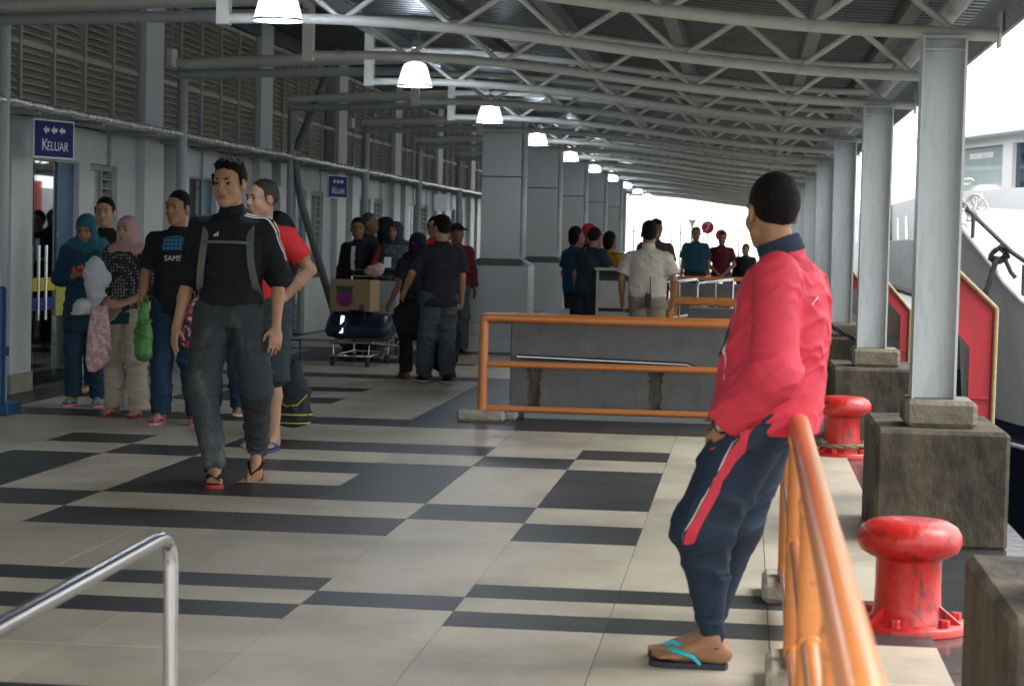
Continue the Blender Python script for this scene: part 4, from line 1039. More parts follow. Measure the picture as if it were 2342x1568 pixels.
        row(zh, .150+flare, .105+flare+belly*.4, s.hyw)
        for z_, a, d, r_, dz in [(.93,.158,.112+belly*.7,s.hyw,dzp),(1.06,.148,.098+belly,(s.sy+s.hyw)/2,(dzp+dzc)/2),(1.18,.152,.103+belly*.7,s.sy,dzc),(1.30,.160,.105+belly*.2,s.sy,dzc),(1.385,.148,.086,s.sy,dzn)]:
            if z_*S+dz > zh+.02: row(z_*S+dz, a, d, r_)
        sec.append((1.44*S+dzn, *cx(1.44*S+dzn), .072*S, .066*S, s.sy)); sec.append(((1.462+neckz)*S+dzn, *cx(nc[2]), .066*S, .064*S, s.sy))
        f.trunk(sec)
        n_ = {'none':0,'short':.72,'elbow':1.12,'long':1.93}.get(sleeve, sleeve)
        for sd in 'RL':
            t_ = n_ if not isinstance(n_, tuple) else n_[0 if sd == 'R' else 1]
            sh, el, wr_ = J['sh'+sd], J['el'+sd], J['wr'+sd]
            f.cone(nc*.35+sh*.65+V3((0,0,-.012*S)), sh, .050*S, (.050+l*.5)*S, .04)
            if t_ <= 0: continue
            if t_ <= 1: f.cone(sh, sh+(el-sh)*t_, (.050+l*.6)*S*g**.4, (.050+l+puff)*S, .03, flat=True)
            else:
                f.cone(sh, el, (.050+l*.6)*S*g**.4, (.046+l*.8+puff)*S, .03); e2 = el+(wr_-el)*(t_-1); f.cone(el, e2, (.046+l+puff)*S, (.034+l*.9+puff*.4)*S, .02, flat=True); f.ell(el, V3((1,1,1))*(.045+l+puff)*S)
        if wr:
            f.wrinkle(wr*.6, (.35,.2,1), 115, 11); f.wrinkle(wr, (.25,.5,1), 55, 1); f.wrinkle(wr*.7, (.8,.2,.6), 38, 2, z0=pc[2]-.2, z1=nc[2]-.05)
        o = s.add(f, name, m)
        if collar:
            mc, hgt = collar; c = SDF(.006); c.cone(nc+V3((0,-.004,.0)), nc*.35+s.hp(0,-.02,-.06)*.65, .073*S, .066*S, .004, flat=True); s.add(c, 'collar', mc)
        if cuff:
            for sd in 'RL':
                t_ = n_ if not isinstance(n_, tuple) else n_[0 if sd == 'R' else 1]
                if t_ > 1: el, wr_ = J['el'+sd], J['wr'+sd]; a = el+(wr_-el)*(t_-1-.05); b_ = el+(wr_-el)*(t_-1+.03)
                else: sh, el = J['sh'+sd], J['el'+sd]; a = sh+(el-sh)*(t_-.05); b_ = sh+(el-sh)*(t_+.02)
                c = SDF(.004); c.cone(a, b_, (.036+l)*S, None, .004, flat=True); s.add(c, 'cuff', cuff)
        return o
    def bottom(s, m, to='ankle', loose=.02, waist=1.0, name='trousers', wr=.009, hemr=None, end=None):
        S = s.S; J = s.J; g = s.g; f = SDF(.03); l = loose; dz = J['pelvis'][2]-.93*S; pc = J['pelvis']
        f.trunk([(.84*S+dz, *s.cxy(.84*S+dz), (.148*g+l*.8)*S, (.095*g+l*.8)*S, s.hyw), (.93*S+dz, *s.cxy(pc[2]), (.152*g+l*.5)*S, (.108*g+l*.5)*S, s.hyw), (waist*S+dz, *s.cxy(waist*S+dz), .138*g*S, .098*g*S, s.hyw)])
        for k_, sd in enumerate('RL'):
            hip, kn, an = J['hip'+sd], J['knee'+sd], J['ank'+sd]
            rk = (.058+l)*S; f.cone(hip, kn, (.086*g**.5+l*.8)*S, rk, .035)
            if to == 'ankle' or isinstance(to, float):
                t_ = 1.03 if to == 'ankle' else to; e = kn+(an-kn)*t_
                if end: e = V3(end[k_])
                f.cone(kn, e, rk, (hemr if hemr else .050+l)*S, .02, flat=True); f.ell(kn, V3((1,1,1))*rk*.99)
            elif to == 'knee':
                f.cone(kn, kn+(an-kn)*.14, rk, rk*1.05, .02, flat=True)
        if wr: f.wrinkle(wr*.7, (.4,.3,1), 105, 12); f.wrinkle(wr, (.15,.35,1), 48, 3); f.wrinkle(wr*1.3, (.1,.5,1), 62, 5, z0=-1, z1=.32*S); f.wrinkle(wr, (1,.2,.35), 30, 8)
        return s.add(f, name, m)
    def flipflops(s, sole, strap, name='flip_flop'):
        S = s.S
        for sd, si in (('R',1),('L',-1)):
            base, fd, fu, fx = s.toe[sd]; base = base-fu*.006*S
            out = [(-.055,.0),(-.045,.028),(-.01,.034),(.05,.032),(.11,.045),(.16,.050),(.195,.042),(.212,.018),(.214,-.01),(.20,-.038),(.15,-.048),(.09,-.040),(.03,-.033),(-.02,-.034),(-.048,-.026)]
            n_ = len(out); v = [base+fd*a*S+fx*b*S-fu*.016*S for a,b in out]+[base+fd*a*S+fx*b*S+fu*.003*S for a,b in out]
            mb = MB().add(v, [tuple(range(n_))[::-1], tuple(range(n_,2*n_))]+[(i,(i+1)%n_,n_+(i+1)%n_,n_+i) for i in range(n_)])
            o = inst(name, mb.mesh(name, sole), s.root)
            t = base+fd*.160*S-fx*.018*si*S+fu*.018*S; mb = MB()
            for e in (1,-1): mb.tube([base+fd*.165*S-fx*.018*si*S+fu*.004*S, t+fu*.010*S, base+fd*.12*S+fx*e*.030*S+fu*.042*S, base+fd*.06*S+fx*e*.040*S+fu*.026*S, base+fd*.035*S+fx*e*.036*S], [.004*S,.006*S,.0085*S,.0085*S,.006*S], 7)
            q_ = inst('strap', mb.mesh('strap', strap), o)
    def shoe(s, m, sole, name='shoe'):
        S = s.S
        for sd in 'RL':
            base, fd, fu, fx = s.toe[sd]; f = SDF(.02); M = np.stack([fx,fd,fu],1)
            f.ell(base-fd*.02*S+fu*.04*S, V3((.042,.055,.052))*S, M); f.cone(base+fu*.035*S, base+fd*.13*S+fu*.025*S, .042*S, .036*S); f.ell(base+fd*.14*S+fu*.018*S, V3((.050,.075,.036))*S, M)
            f.plane(base-fu*.005*S, -fu); f.plane(base+fu*.085*S, fu+fd*.5); o = s.add(f, name, m)
            g = SDF(.01); g.ell(base-fd*.015*S-fu*.002*S, V3((.046,.063,.02))*S, M); g.cone(base-fu*.002*S, base+fd*.13*S-fu*.002*S, .042*S, .045*S, .01, sq=(fu,2.2)); g.ell(base+fd*.14*S-fu*.002*S, V3((.053,.082,.02))*S, M); g.plane(base+fu*.008*S, fu); g.plane(base-fu*.016*S, -fu)
            s.add(g, 'sole', sole, par=o)
    def hijab(s, m, fall=.30, wid=.0, name='hijab', wrk=.006, back=.0):
        S = s.S*1.04; hp = s.hp; R = s.R; f = SDF(.02); J = s.J; nc = J['neck']
        f.ell(hp(0,-.016,.026), V3((.088,.108,.096))*S, R); f.ell(hp(0,.0,-.05), V3((.082,.088,.080))*S, R, .03); f.cone(hp(0,-.01,-.06), nc, .078*S, .085*S, .03)
        f.cone(nc+V3((-.10,0,-.03))*S, nc+V3((.10,0,-.03))*S, .085*S, .085*S, .05)
        zt = nc[2]; cx = s.cxy
        f.trunk([(zt-fall*S, *cx(zt-fall*S), (.155+wid)*S, (.125+wid*.5)*S, s.sy),(zt-.12*S, *cx(zt-.12*S), (.19+wid*.6)*S, .125*S, s.sy),(zt+.01*S, *cx(zt), .12*S, .10*S, s.sy)], p=2, k=.05)
        f.ell(hp(0,.105,-.022), V3((.052,.075,.078))*S, R, .012, 'cut')
        f.wrinkle(wrk, R@V3((.6,.5,1)), 46, 6); f.wrinkle(wrk, (1,.4,.2), 30, 9)
        return s.add(f, name, m)
    def backpack(s, m, strapm, big=1.0, chest=False, up=0):
        S = s.S; J = s.J; f = SDF(.03); c = J['chest']; c_, s_ = math.cos(s.sy), math.sin(s.sy); M = np.array([[c_,-s_,0],[s_,c_,0],[0,0,1]])
        o_ = c+M@V3((0,-.20,-.02+up))*S; f.ell(o_, V3((.15*big,.085*big,.24*big))*S, M); f.ell(o_+M@V3((0,-.05,-.08))*S, V3((.12*big,.06,.12*big))*S, M); f.wrinkle(.008,(1,.3,.5),34,5)
        tagp = s.add(f, 'backpack', m)
        for e in (1,-1):
            pts = [M@V3(p)*S*1.0 for p in ((e*.095,-.10,.20),(e*.115,-.02,.215),(e*.118,.06,.17),(e*.122,.112,.06),(e*.135,.118,-.06),(e*.155,.06,-.17),(e*.15,-.06,-.20))]
            mb = MB(); P_ = [c+p+V3((0,0,-.075*S)) for p in pts]
            n_ = len(P_); vs_ = []; fs = []; wv = V3((1,0,0)); wv = M@wv
            fine = []
            for i in range(n_-1):
                for t in np.linspace(0,1,6)[:-1]: fine.append(P_[i]*(1-t)+P_[i+1]*t)
            fine.append(P_[-1]); 
            for _ in range(5): fine = [fine[0]]+[(fine[i-1]+fine[i]*2+fine[i+1])/4 for i in range(1,len(fine)-1)]+[fine[-1]]
            for i, p in enumerate(fine):
                t = fine[min(i+1,len(fine)-1)]-fine[max(i-1,0)]; t = t/np.linalg.norm(t); out = np.cross(wv, t); out = out/np.linalg.norm(out); 
                if out@(p-c) < 0: out = -out
                for a, b_ in ((-.018,.004),(.018,.004),(.018,.014),(-.018,.014)): vs_.append(p+wv*a*S+out*b_*S)
            for i in range(len(fine)-1):
                for k in range(4): fs.append((i*4+k,i*4+(k+1)%4,(i+1)*4+(k+1)%4,(i+1)*4+k))
            mb.add(vs_, fs); inst('shoulder_strap', mb.mesh('shoulder_strap', strapm), s.root)
        if chest:
            pts = [c+M@V3(p)*S for p in ((-.13,.128,.00),(-.06,.150,.004),(.06,.150,.004),(.13,.128,.00))]; mb = MB(); vs_ = []
            for p in pts:
                for a, b_ in ((-.008,0),(.008,0),(.008,.008),(-.008,.008)): vs_.append(p+V3((0,0,a))+M@V3((0,b_,0)))
            mb.add(vs_, [(i*4+k,i*4+(k+1)%4,(i+1)*4+(k+1)%4,(i+1)*4+k) for i in range(3) for k in range(4)]+[(0,1,2,3),(12,15,14,13)]); inst('chest_strap', mb.mesh('chest_strap', strapm), s.root)
def decal(person, name, o, pts, m, off=.004):
    """thin cloth strip laid on garment o: pts in root space are projected on to the surface"""
    from mathutils.bvhtree import BVHTree
    me = o.data; bv = BVHTree.FromPolygons([v.co for v in me.vertices], [tuple(p.vertices) for p in me.polygons]); rows = []
    for row in pts:
        r = []
        for p in row:
            loc, nor, i, d = bv.find_nearest(Vector(p)); r.append(loc+nor*off)
        rows.append(r)
    w_ = len(rows[0]); v = [q for r in rows for q in r]; f = [(i*w_+j,i*w_+j+1,(i+1)*w_+j+1,(i+1)*w_+j) for i in range(len(rows)-1) for j in range(w_-1)]
    return inst(name, MB().add(v, f, True).mesh(name, m), person.root)
#==PEOPLE==
REDJ = cloth('coral_red_jacket', (.62,.045,.075), .6, bump=.07, bscale=150, var=.10); NAVYT = cloth('navy_track_fabric', (.016,.030,.055), .6, bump=.15)
BLK = cloth('black_cloth', (.012,.013,.017)); BLK2 = cloth('charcoal_cloth', (.022,.024,.03)); WHT = cloth('white_trim', (.62,.62,.62))
JEANG = mat('faded_grey_jeans', (.045,.052,.058), .85, var=.25, scale=3, bump=.3, bscale=200, spec=.2, col2=(.17,.175,.18), c2t=(.52,.78), thr_scale=5, stretch=(1,1,.45))
JEANB = mat('blue_jeans', (.022,.055,.10), .85, var=.25, scale=4, bump=.3, bscale=200, spec=.2, col2=(.06,.12,.19), c2t=(.52,.8), thr_scale=5, stretch=(1,1,.4))
STRAPG = cloth('olive_grey_strap', (.12,.135,.125)); TEAL = cloth('teal_cloth', (.022,.10,.145)); TEALD = cloth('dark_teal_cloth', (.012,.05,.085))
REDT = cloth('red_tshirt', (.62,.035,.04)); BEIGEC = cloth('beige_cotton', (.42,.39,.31)); SHORTS = cloth('dark_slate_shorts', (.03,.045,.055))
RSOLE = mat('red_rubber', (.45,.02,.04), .5); BSOLE = mat('blue_rubber', (.03,.06,.16), .5); BLSOLE = mat('black_sole', (.015,.018,.03), .5)
AQUA = mat('aqua_rubber', (.02,.50,.58), .35); PINKR = mat('pink_rubber', (.62,.22,.34), .5); WSOLE = mat('white_sole', (.55,.53,.48), .5)
CREAM = cloth('cream_shirt', (.58,.54,.45), .75, bump=.15); KHAKI = cloth('khaki', (.27,.22,.16))

# --- man in coral jacket leaning on the railing
P = Human('man in coral red jacket and navy track trousers leaning on the orange railing', (-.085,6.99,0), math.radians(82), 1.70, h=.0068, sk=SK1, girth=1.12,
    pose=dict(pelvis=(0,-.165,.865), chest=(0,-.215,1.235), neck=(0,-.215,1.385), head=(-.0,-.165,1.533),
      hipR=(.085,-.15,.85), kneeR=(.075,-.05,.47), ankR=(.045,.01,.095), hipL=(-.085,-.15,.85), kneeL=(-.10,.02,.48), ankL=(-.085,-.02,.095),
      shR=(.195,-.215,1.335), elR=(.27,-.20,1.03), wrR=(.16,-.02,.86), shL=(-.195,-.215,1.335), elL=(-.275,-.225,1.01), wrL=(-.185,-.045,.835)),
    face='shape', hy=-.95, hp=-.05, toeout=(-.05,.05), handdir=((-.5,.2,-.8),(.45,-.1,-.85)), handcurl=(.9,.9))
P.hair(top=.010, hl=.07, short=False)
ja = P.top(REDJ, 'long', hem=.865, loose=.028, name='jacket', belly=.035, flare=.012, wr=.010, collar=None, puff=.014)
c = SDF(.008); nc = P.J['neck']; c.cone(nc+V3((0,.006,.006)), nc+V3((0,.028,.062)), .080, .076, .004, flat=True); P.add(c, 'collar', cloth('navy_collar', (.02,.035,.06)))
tr_ = P.bottom(NAVYT, 'ankle', loose=.043, waist=.98, wr=.008, hemr=.030)
c = SDF(.01); c.cone(P.J['elL']+(P.J['wrL']-P.J['elL'])*.86, P.J['elL']+(P.J['wrL']-P.J['elL'])*.98, .043, .034, .01, flat=True); P.add(c, 'cuff', REDJ)
wd = (P.J['wrL']-P.J['elL']); wd = wd/np.linalg.norm(wd); c = SDF(.004); c.cone(P.J['wrL']-wd*.002, P.J['wrL']+wd*.016, .034, None, .003, flat=True); o = P.add(c, 'watch', mat('watch_black', (.03,.03,.028), .3))
c = SDF(.003); c.cone(P.J['wrL']+wd*.007+V3((-.032,-.006,.0)), P.J['wrL']+wd*.007+V3((-.043,-.010,.0)), .019, None, .002, flat=True); P.add(c, 'watch_face', mat('watch_face_steel', (.35,.33,.28), .25, .8))
c = SDF(.01); hz = .872; c.trunk([(hz-.065-.02, *P.cxy(hz-.02), .186, .162, P.hyw),(hz-.065+.035, *P.cxy(hz), .192, .166, P.hyw)], k=.006); P.add(c, 'hem_band', REDJ)
c = SDF(.003)
# red side stripe with white piping on the thigh, piping on sleeve and chest
st = []; 
for t in np.linspace(0,1,14):
    z = .84-.42*t; y0_ = -.135+.20*t
    wdt = .055*(1-.15*t) if t < .9 else .042
    st.append([(-.26, y0_-wdt*.5+wdt*a, z) for a in np.linspace(0,1,5)])
decal(P, 'red_side_stripe', tr_, st, REDJ, .005)
decal(P, 'white_piping', tr_, [[(-.26, -.135+.20*t+.0275, .84-.42*t),(-.26, -.135+.20*t+.034, .84-.42*t)] for t in np.linspace(0,1,14)], WHT, .007)
decal(P, 'chest_piping', ja, [[(-.15, -.05+.02*math.sin(t*3), 1.24-.26*t),(-.15,-.043+.02*math.sin(t*3),1.24-.26*t)] for t in np.linspace(0,1,12)], WHT, .006)
decal(P, 'back_piping', ja, [[(-.17+.02*t, -.33-.03*t, 1.235+.03*t),(-.17+.02*t,-.333-.03*t,1.242+.03*t)] for t in np.linspace(0,1,6)], WHT, .006)
decal(P, 'navy_chest_panel', ja, [[(-.13+.0*t, -.02, 1.16-.10*t),(-.10,0,1.15-.10*t)] for t in np.linspace(0,1,5)], NAVYT, .005)
decal(P, 'small_red_emblem', tr_, [[(-.24, .005+.028*t, .775-.004*t),(-.24,.005+.028*t,.768-.004*t)] for t in np.linspace(0,1,4)], REDJ, .006)
P.flipflops(BLSOLE, AQUA)

# --- young man walking towards the camera
P = Human('young man in black striped track top and faded grey jeans walking towards the camera', (-2.93,11.52,0), PI+.04, 1.83, h=.0075, sk=SK2, hy=-.22, hp=-.07,
    pose=dict(pelvis=(.0,0,.925), chest=(0,.01,1.275), neck=(0,.0,1.425), head=(.012,.035,1.582),
      hipR=(.09,.01,.895), kneeR=(.125,.11,.50), ankR=(.045,.13,.095), hipL=(-.09,0,.895), kneeL=(-.155,.04,.50), ankL=(-.115,-.19,.165),
      shR=(.172,.0,1.352), elR=(.235,-.035,1.09), wrR=(.275,.055,.83), shL=(-.172,.0,1.352), elL=(-.25,-.04,1.10), wrL=(-.255,.05,.84)),
    toeout=(.22,.10), ftilt=(0,.62), handcurl=(.35,.35), handdir=((.12,.25,-.9),(-.05,.25,-.95)), palm=((-.7,-.5,0),(.5,-.6,0)))
P.hair(top=.016, spiky=.013, hl=.080)
jt = P.top(BLK, (1.08,1.06), hem=.955, loose=.018, name='track_top', wr=.010, puff=.006)
c = SDF(.008); nc = P.J['neck']; c.cone(nc+V3((0,-.004,-.02)), nc+V3((.0,.018,.060)), .075, .068, .004, flat=True); P.add(c, 'collar', BLK)
P.bottom(JEANG, 'ankle', loose=.025, waist=.975, wr=.010, hemr=.052, name='jeans')
c = SDF(.01); pc = P.J['pelvis']; c.cone(pc+V3((0,.122,.045)), pc+V3((0,.130,.045)), .014, None, .003, flat=True); P.add(c, 'belt_buckle', mat('dull_buckle', (.2,.2,.19), .5, .5))
for k in range(3):
    rows = []
    for t in np.linspace(0,1,18):
        a = P.J['neck']*.55+P.J['shL']*.45+V3((0,.02,.03)); b_ = P.J['shL']+V3((-.03,0,.01)); e = P.J['elL']+V3((-.06,.0,.10))
        b2 = P.J['shL']+V3((-.02,0,.06)); p = a*(1-t/.3)+b2*(t/.3) if t < .3 else b2*(1-(t-.3)/.7)+e*((t-.3)/.7)
        off = V3((.0,.040-.027*k,0)); rows.append([p+off+V3((0,.0075,.0)), p+off-V3((0,.0075,0))])
    decal(P, 'shoulder_stripe', jt, [[tuple(q) for q in r] for r in rows], WHT, .004)
for k in range(3):
    x = .085-.012*k; h_ = .012+.007*k; ch = P.J['chest']
    decal(P, 'chest_emblem', jt, [[tuple(ch+V3((x,.16,.045))),tuple(ch+V3((x-.008,.16,.045)))],[tuple(ch+V3((x,.16,.045+h_))),tuple(ch+V3((x-.008,.16,.045+h_+.003)))]], WHT, .004)
P.backpack(BLK2, STRAPG, .9, chest=True)
P.flipflops(RSOLE, BLK)

# --- backpacker in red T-shirt behind him
P = Human('fair young man in red T-shirt and dark shorts with black backpack just behind the walker', (-3.19,13.35,0), PI-.25, 1.77, h=.010, sk=SK3, hy=-.45, hp=-.03,
    pose=dict(elL=(-.31,-.07,1.15), wrL=(-.18,.03,.97), elR=(.26,-.03,1.12), wrR=(.2,.12,.95), kneeL=(-.11,.03,.50), ankL=(-.12,.02,.095), ankR=(.08,-.15,.12)),
    ftilt=(.3,0), handdir=(None,(.55,.2,-.8)))
P.hair(HAIRB, top=.006, hl=.078); P.top(REDT, .68, hem=.90, loose=.02); P.bottom(SHORTS, 'knee', loose=.045, name='shorts'); P.backpack(BLK, BLK2, 1.1); P.flipflops(BSOLE, mat('blue_strap', (.05,.12,.3), .5))
# --- person almost hidden behind the walking man
P = Human('person in blue jeans almost hidden behind the walking man', (-4.02,15.7,0), PI, 1.56, h=.013, sk=SK2, pose=dict(kneeL=(-.10,.03,.5)), face=False)
P.hair(); P.top(BLK2, 'long'); P.bottom(JEANB, loose=.02, name='jeans'); P.shoe(BLK2, WSOLE)
# --- woman in teal hijab looking at her phone
P = Human('young woman in teal hijab and tunic looking at a red phone by the glass door', (-5.32,16.2,0), PI+.1, 1.56, h=.010, sk=SK1, hy=-.10, hp=-.42,
    pose=dict(head=(0,.045,1.565), elR=(.24,-.02,1.13), wrR=(.07,.20,1.15), elL=(-.24,-.02,1.13), wrL=(-.08,.20,1.14)), handdir=((-.5,.5,.35),(.5,.5,.3)), handcurl=(.9,.9), palm=((-.5,-.3,.8),(.5,-.3,.8)))
P.hijab(TEAL, .34, .0); P.top(TEALD, 'long', hem=.66, loose=.03, name='tunic', flare=.02, wr=.010); P.bottom(JEANB, loose=.022, name='jeans', wr=.010); P.flipflops(PINKR, AQUA)
r = empty('phone', (0,0,0), label='small red phone held by the woman in teal hijab', cat='phone'); hpz = (P.root.matrix_basis if False else Matrix.Translation(P.root.location) @ Matrix.Rotation(PI+.1,4,'Z')) @ Vector(P.J['wrR']*.5+P.J['wrL']*.5+V3((0,.05,.035)))
r.location = hpz; inst('case', MB().bbox((-.032,-.006,-.06),(.032,.006,.06), .003).mesh('case', mat('phone_red', (.5,.02,.05), .35)), r, rot=(.9,0,0)); inst('screen', MB().box((-.027,.0065,-.05),(.027,.008,.05)).mesh('screen', mat('phone_screen', (.02,.02,.03), .1)), r, rot=(.9,0,0))
# --- boy behind with lime shirt
P = Human('young man in black jacket over lime green shirt standing between the two women in headscarves', (-5.52,17.3,0), PI-.1, 1.69, h=.011, sk=SK2, hy=.15)
P.hair(top=.018, hl=.076); tp = P.top(BLK, 'long', hem=.88, loose=.022, name='jacket')
ch = P.J['chest']; decal(P, 'lime_shirt_front', tp, [[tuple(ch+V3((x,.18,.12-.30*t))) for x in (-.065+.0*t,-.03,.02,.055)] for t in np.linspace(0,1,10)], cloth('lime_cloth', (.12,.42,.03)), .006)
P.bottom(JEANB, name='jeans'); P.flipflops(BLSOLE, WHT)
# --- woman with pink headscarf under a dark shawl
P = Human('smiling woman in pale pink headscarf, dark shawl and beige trousers holding a white bundle', (-4.72,15.35,0), PI-.15, 1.53, h=.010, sk=SK3, hy=-.1,
    pose=dict(elR=(.23,-.02,1.08), wrR=(.10,.20,.98), elL=(-.24,-.01,1.08), wrL=(-.02,.24,.95)), handdir=((-.8,.3,-.1),(.9,.25,.0)), handcurl=(.6,.6))
P.hijab(cloth('pale_pink_scarf', (.42,.27,.26)), .06, -.06, name='headscarf')
sh = SDF(.03); J = P.J; S = P.S
sh.trunk([(.93*S, 0,.01,.19*S,.15*S),(1.15*S,0,.01,.215*S,.155*S),(1.33*S,0,0,.20*S,.125*S),(1.44*S,0,0,.10*S,.095*S)], p=2.1); sh.cone(J['shL'], J['elL'], .085*S, .085*S); sh.cone(J['shR'], J['elR'], .075*S, .075*S); sh.wrinkle(.012, (.5,.6,1), 36, 6)
P.add(sh, 'shawl', pattern_mat('dotted_shawl', 'dots', [(.28,.27,.26),(.018,.018,.022)], 42))
P.top(cloth('dark_teal_top', (.015,.06,.065)), 'elbow', hem=.80, loose=.02, wr=.008); P.bottom(BEIGEC, loose=.030, wr=.011); P.flipflops(mat('maroon_rubber', (.16,.03,.05), .5), mat('orange_strap', (.6,.25,.1), .5))
b = SDF(.03); b.ell((0,0,.10), (.085,.075,.14)); b.ell((.0,.02,-.03), (.07,.06,.10)); b.ell((.07,0,.08), (.06,.04,.06)); b.wrinkle(.022, (.5,.3,1), 55, 2); b.wrinkle(.012, (1,.3,.4), 90, 3)
r = empty('white_bundle', (-4.88,15.06,.99), label='white cloth bundle held by the woman in the pale pink headscarf', cat='bundle'); me = b.mesh('cloth', cloth('white_bundle_cloth', (.50,.52,.56)), .010); inst('cloth', me, r)
b = SDF(.02); b.ell((0,0,0), (.075,.085,.075)); b.cone((-.02,-.05,-.035),(-.02,-.10,-.05), .055, .05, sq=((0,0,1),3)); b.plane((0,0,-.05),(0,0,-1))
r = empty('cap', (-4.96,15.02,.84), label='white cap with dark underside hanging from the hand of the woman in beige trousers', cat='cap'); inst('crown', b.mesh('crown', cloth('white_cap', (.5,.5,.5)), .010), r)
b = SDF(.03); b.trunk([(-.50,-.05,0,.03,.02),(-.42,-.02,0,.085,.03),(-.2,.0,0,.09,.035),(0,0,0,.06,.04)]); b.wrinkle(.016, (1,.1,.1), 55, 4)
r = empty('pink_cloth', (-4.83,15.02,.86), label='pink floral cloth hanging from the arm of the woman in beige trousers', cat='cloth'); inst('cloth', b.mesh('cloth', pattern_mat('pink_floral', 'noise', [(.50,.27,.28),(.62,.45,.44),(.64,.50,.48)], 26), .010), r)
# --- man in dark football shirt
P = Human('young man in dark football shirt with blue checked chest left of the walking man', (-4.20,14.9,0), PI+.05, 1.71, h=.0095, sk=SK1, hy=-.35, pose=dict(elR=(.24,-.02,1.11), wrR=(.24,.10,.90), wrL=(-.2,.14,.93), ankL=(-.15,-.06,.095)))
P.hair(top=.016, hl=.074); tp = P.top(BLK, .85, hem=.82, loose=.02, name='football_shirt'); ch = P.J['chest']
decal(P, 'checked_chest_panel', tp, [[tuple(ch+V3((x*(1 if t > .25 else .7+1.2*t),.18,.150-.14*t))) for x in (.105,.035,-.035,-.105)] for t in np.linspace(0,1,10)], pattern_mat('blue_check', 'check', [(.02,.17,.30),(.008,.015,.03)], 34), .005)
for k in range(3): decal(P, 'shoulder_stripe', tp, [[tuple(P.J['shR']+V3((-.06+.09*t,.02-.022*k,.07-.03*t))),tuple(P.J['shR']+V3((-.06+.09*t,.012-.022*k,.07-.03*t)))] for t in np.linspace(0,1,6)], WHT, .004)
tx = text_obj('shirt_lettering', 'SAMS', .060, WHT, P.root, Matrix.Translation((ch[0]+.0,ch[1]+.155,ch[2]-.055)) @ Matrix.Rotation(PI,4,'Z') @ Matrix.Rotation(PI/2,4,'X'), sx=.9)
P.bottom(JEANB, loose=.024, name='jeans', wr=.011); P.flipflops(PINKR, PINKR)
# bags in this group
def soft_bag(name, loc, lab, cat, m, shape, h=.012, handle=None, hm=None, wr=.010):
    b = SDF(.03)
    for op in shape: b.ell(*op) if len(op) == 2 else b.cone(*op)
    b.wrinkle(wr*2, (.4,.3,1), 60, 5); b.wrinkle(wr, (1,.3,.2), 85, 7); r = empty(name, loc, label=lab, cat=cat); inst('bag_body', b.mesh('bag_body', m, h), r)
    if handle: inst('handle', MB().tube(handle, .009, 6).mesh('handle', hm or m), r)
    return r
soft_bag('plastic_bag', (-4.33,14.5,.60), 'bright green plastic bag hanging low between the headscarf woman and the football shirt man', 'bag', mat('green_plastic', (.05,.19,.035), .45, var=.3, scale=9, bump=.4, bscale=20), [((0,0,.05),(.068,.06,.15)),((0,0,.20),(.04,.035,.12)),((0,0,-.06),(.066,.06,.06))], handle=[(0,0,.28),(-.01,.02,.36),(.02,.02,.36),(.02,0,.28)])
soft_bag('patterned_bag', (-4.05,14.72,.66), 'red and white patterned cloth bag held beside the walking man', 'bag', pattern_mat('red_pattern', 'noise', [(.02,.03,.06),(.42,.04,.06),(.45,.43,.42)], 24), [((0,0,.05),(.10,.06,.15)),((0,0,.19),(.06,.05,.10))], handle=[(-.03,0,.24),(-.02,0,.33),(.03,0,.33),(.04,0,.24)])
db = soft_bag('duffel_bag', (-3.18,14.3,.13), 'dark slate duffel bag with yellow piping beside the backpacker', 'bag', cloth('slate_bag', (.03,.042,.05)), [((0,0,.14),(.13,.10,.17)),((0,0,.02),(.15,.11,.09)),((0,0,.30),(.08,.07,.12))], handle=[(-.06,0,.40),(-.05,0,.55),(.05,0,.55),(.06,0,.40)])
YP = mat('yellow_piping', (.62,.48,.03), .5)
inst('piping', MB().tube([(-.155,-.02,.03),(-.10,-.105,.03),(0,-.118,.03),(.10,-.105,.03),(.155,-.02,.03)], .006, 6).mesh('piping', YP), db); inst('piping', MB().tube([(-.14,-.03,-.03),(-.09,-.10,-.03),(0,-.112,-.03),(.09,-.10,-.03),(.14,-.03,-.03)], .005, 6).mesh('piping', YP), db)
inst('piping', MB().tube([(-.10,-.085,.14),(-.02,-.112,.09),(.06,-.105,.10),(.12,-.06,.17)], .005, 6).mesh('piping', YP), db)

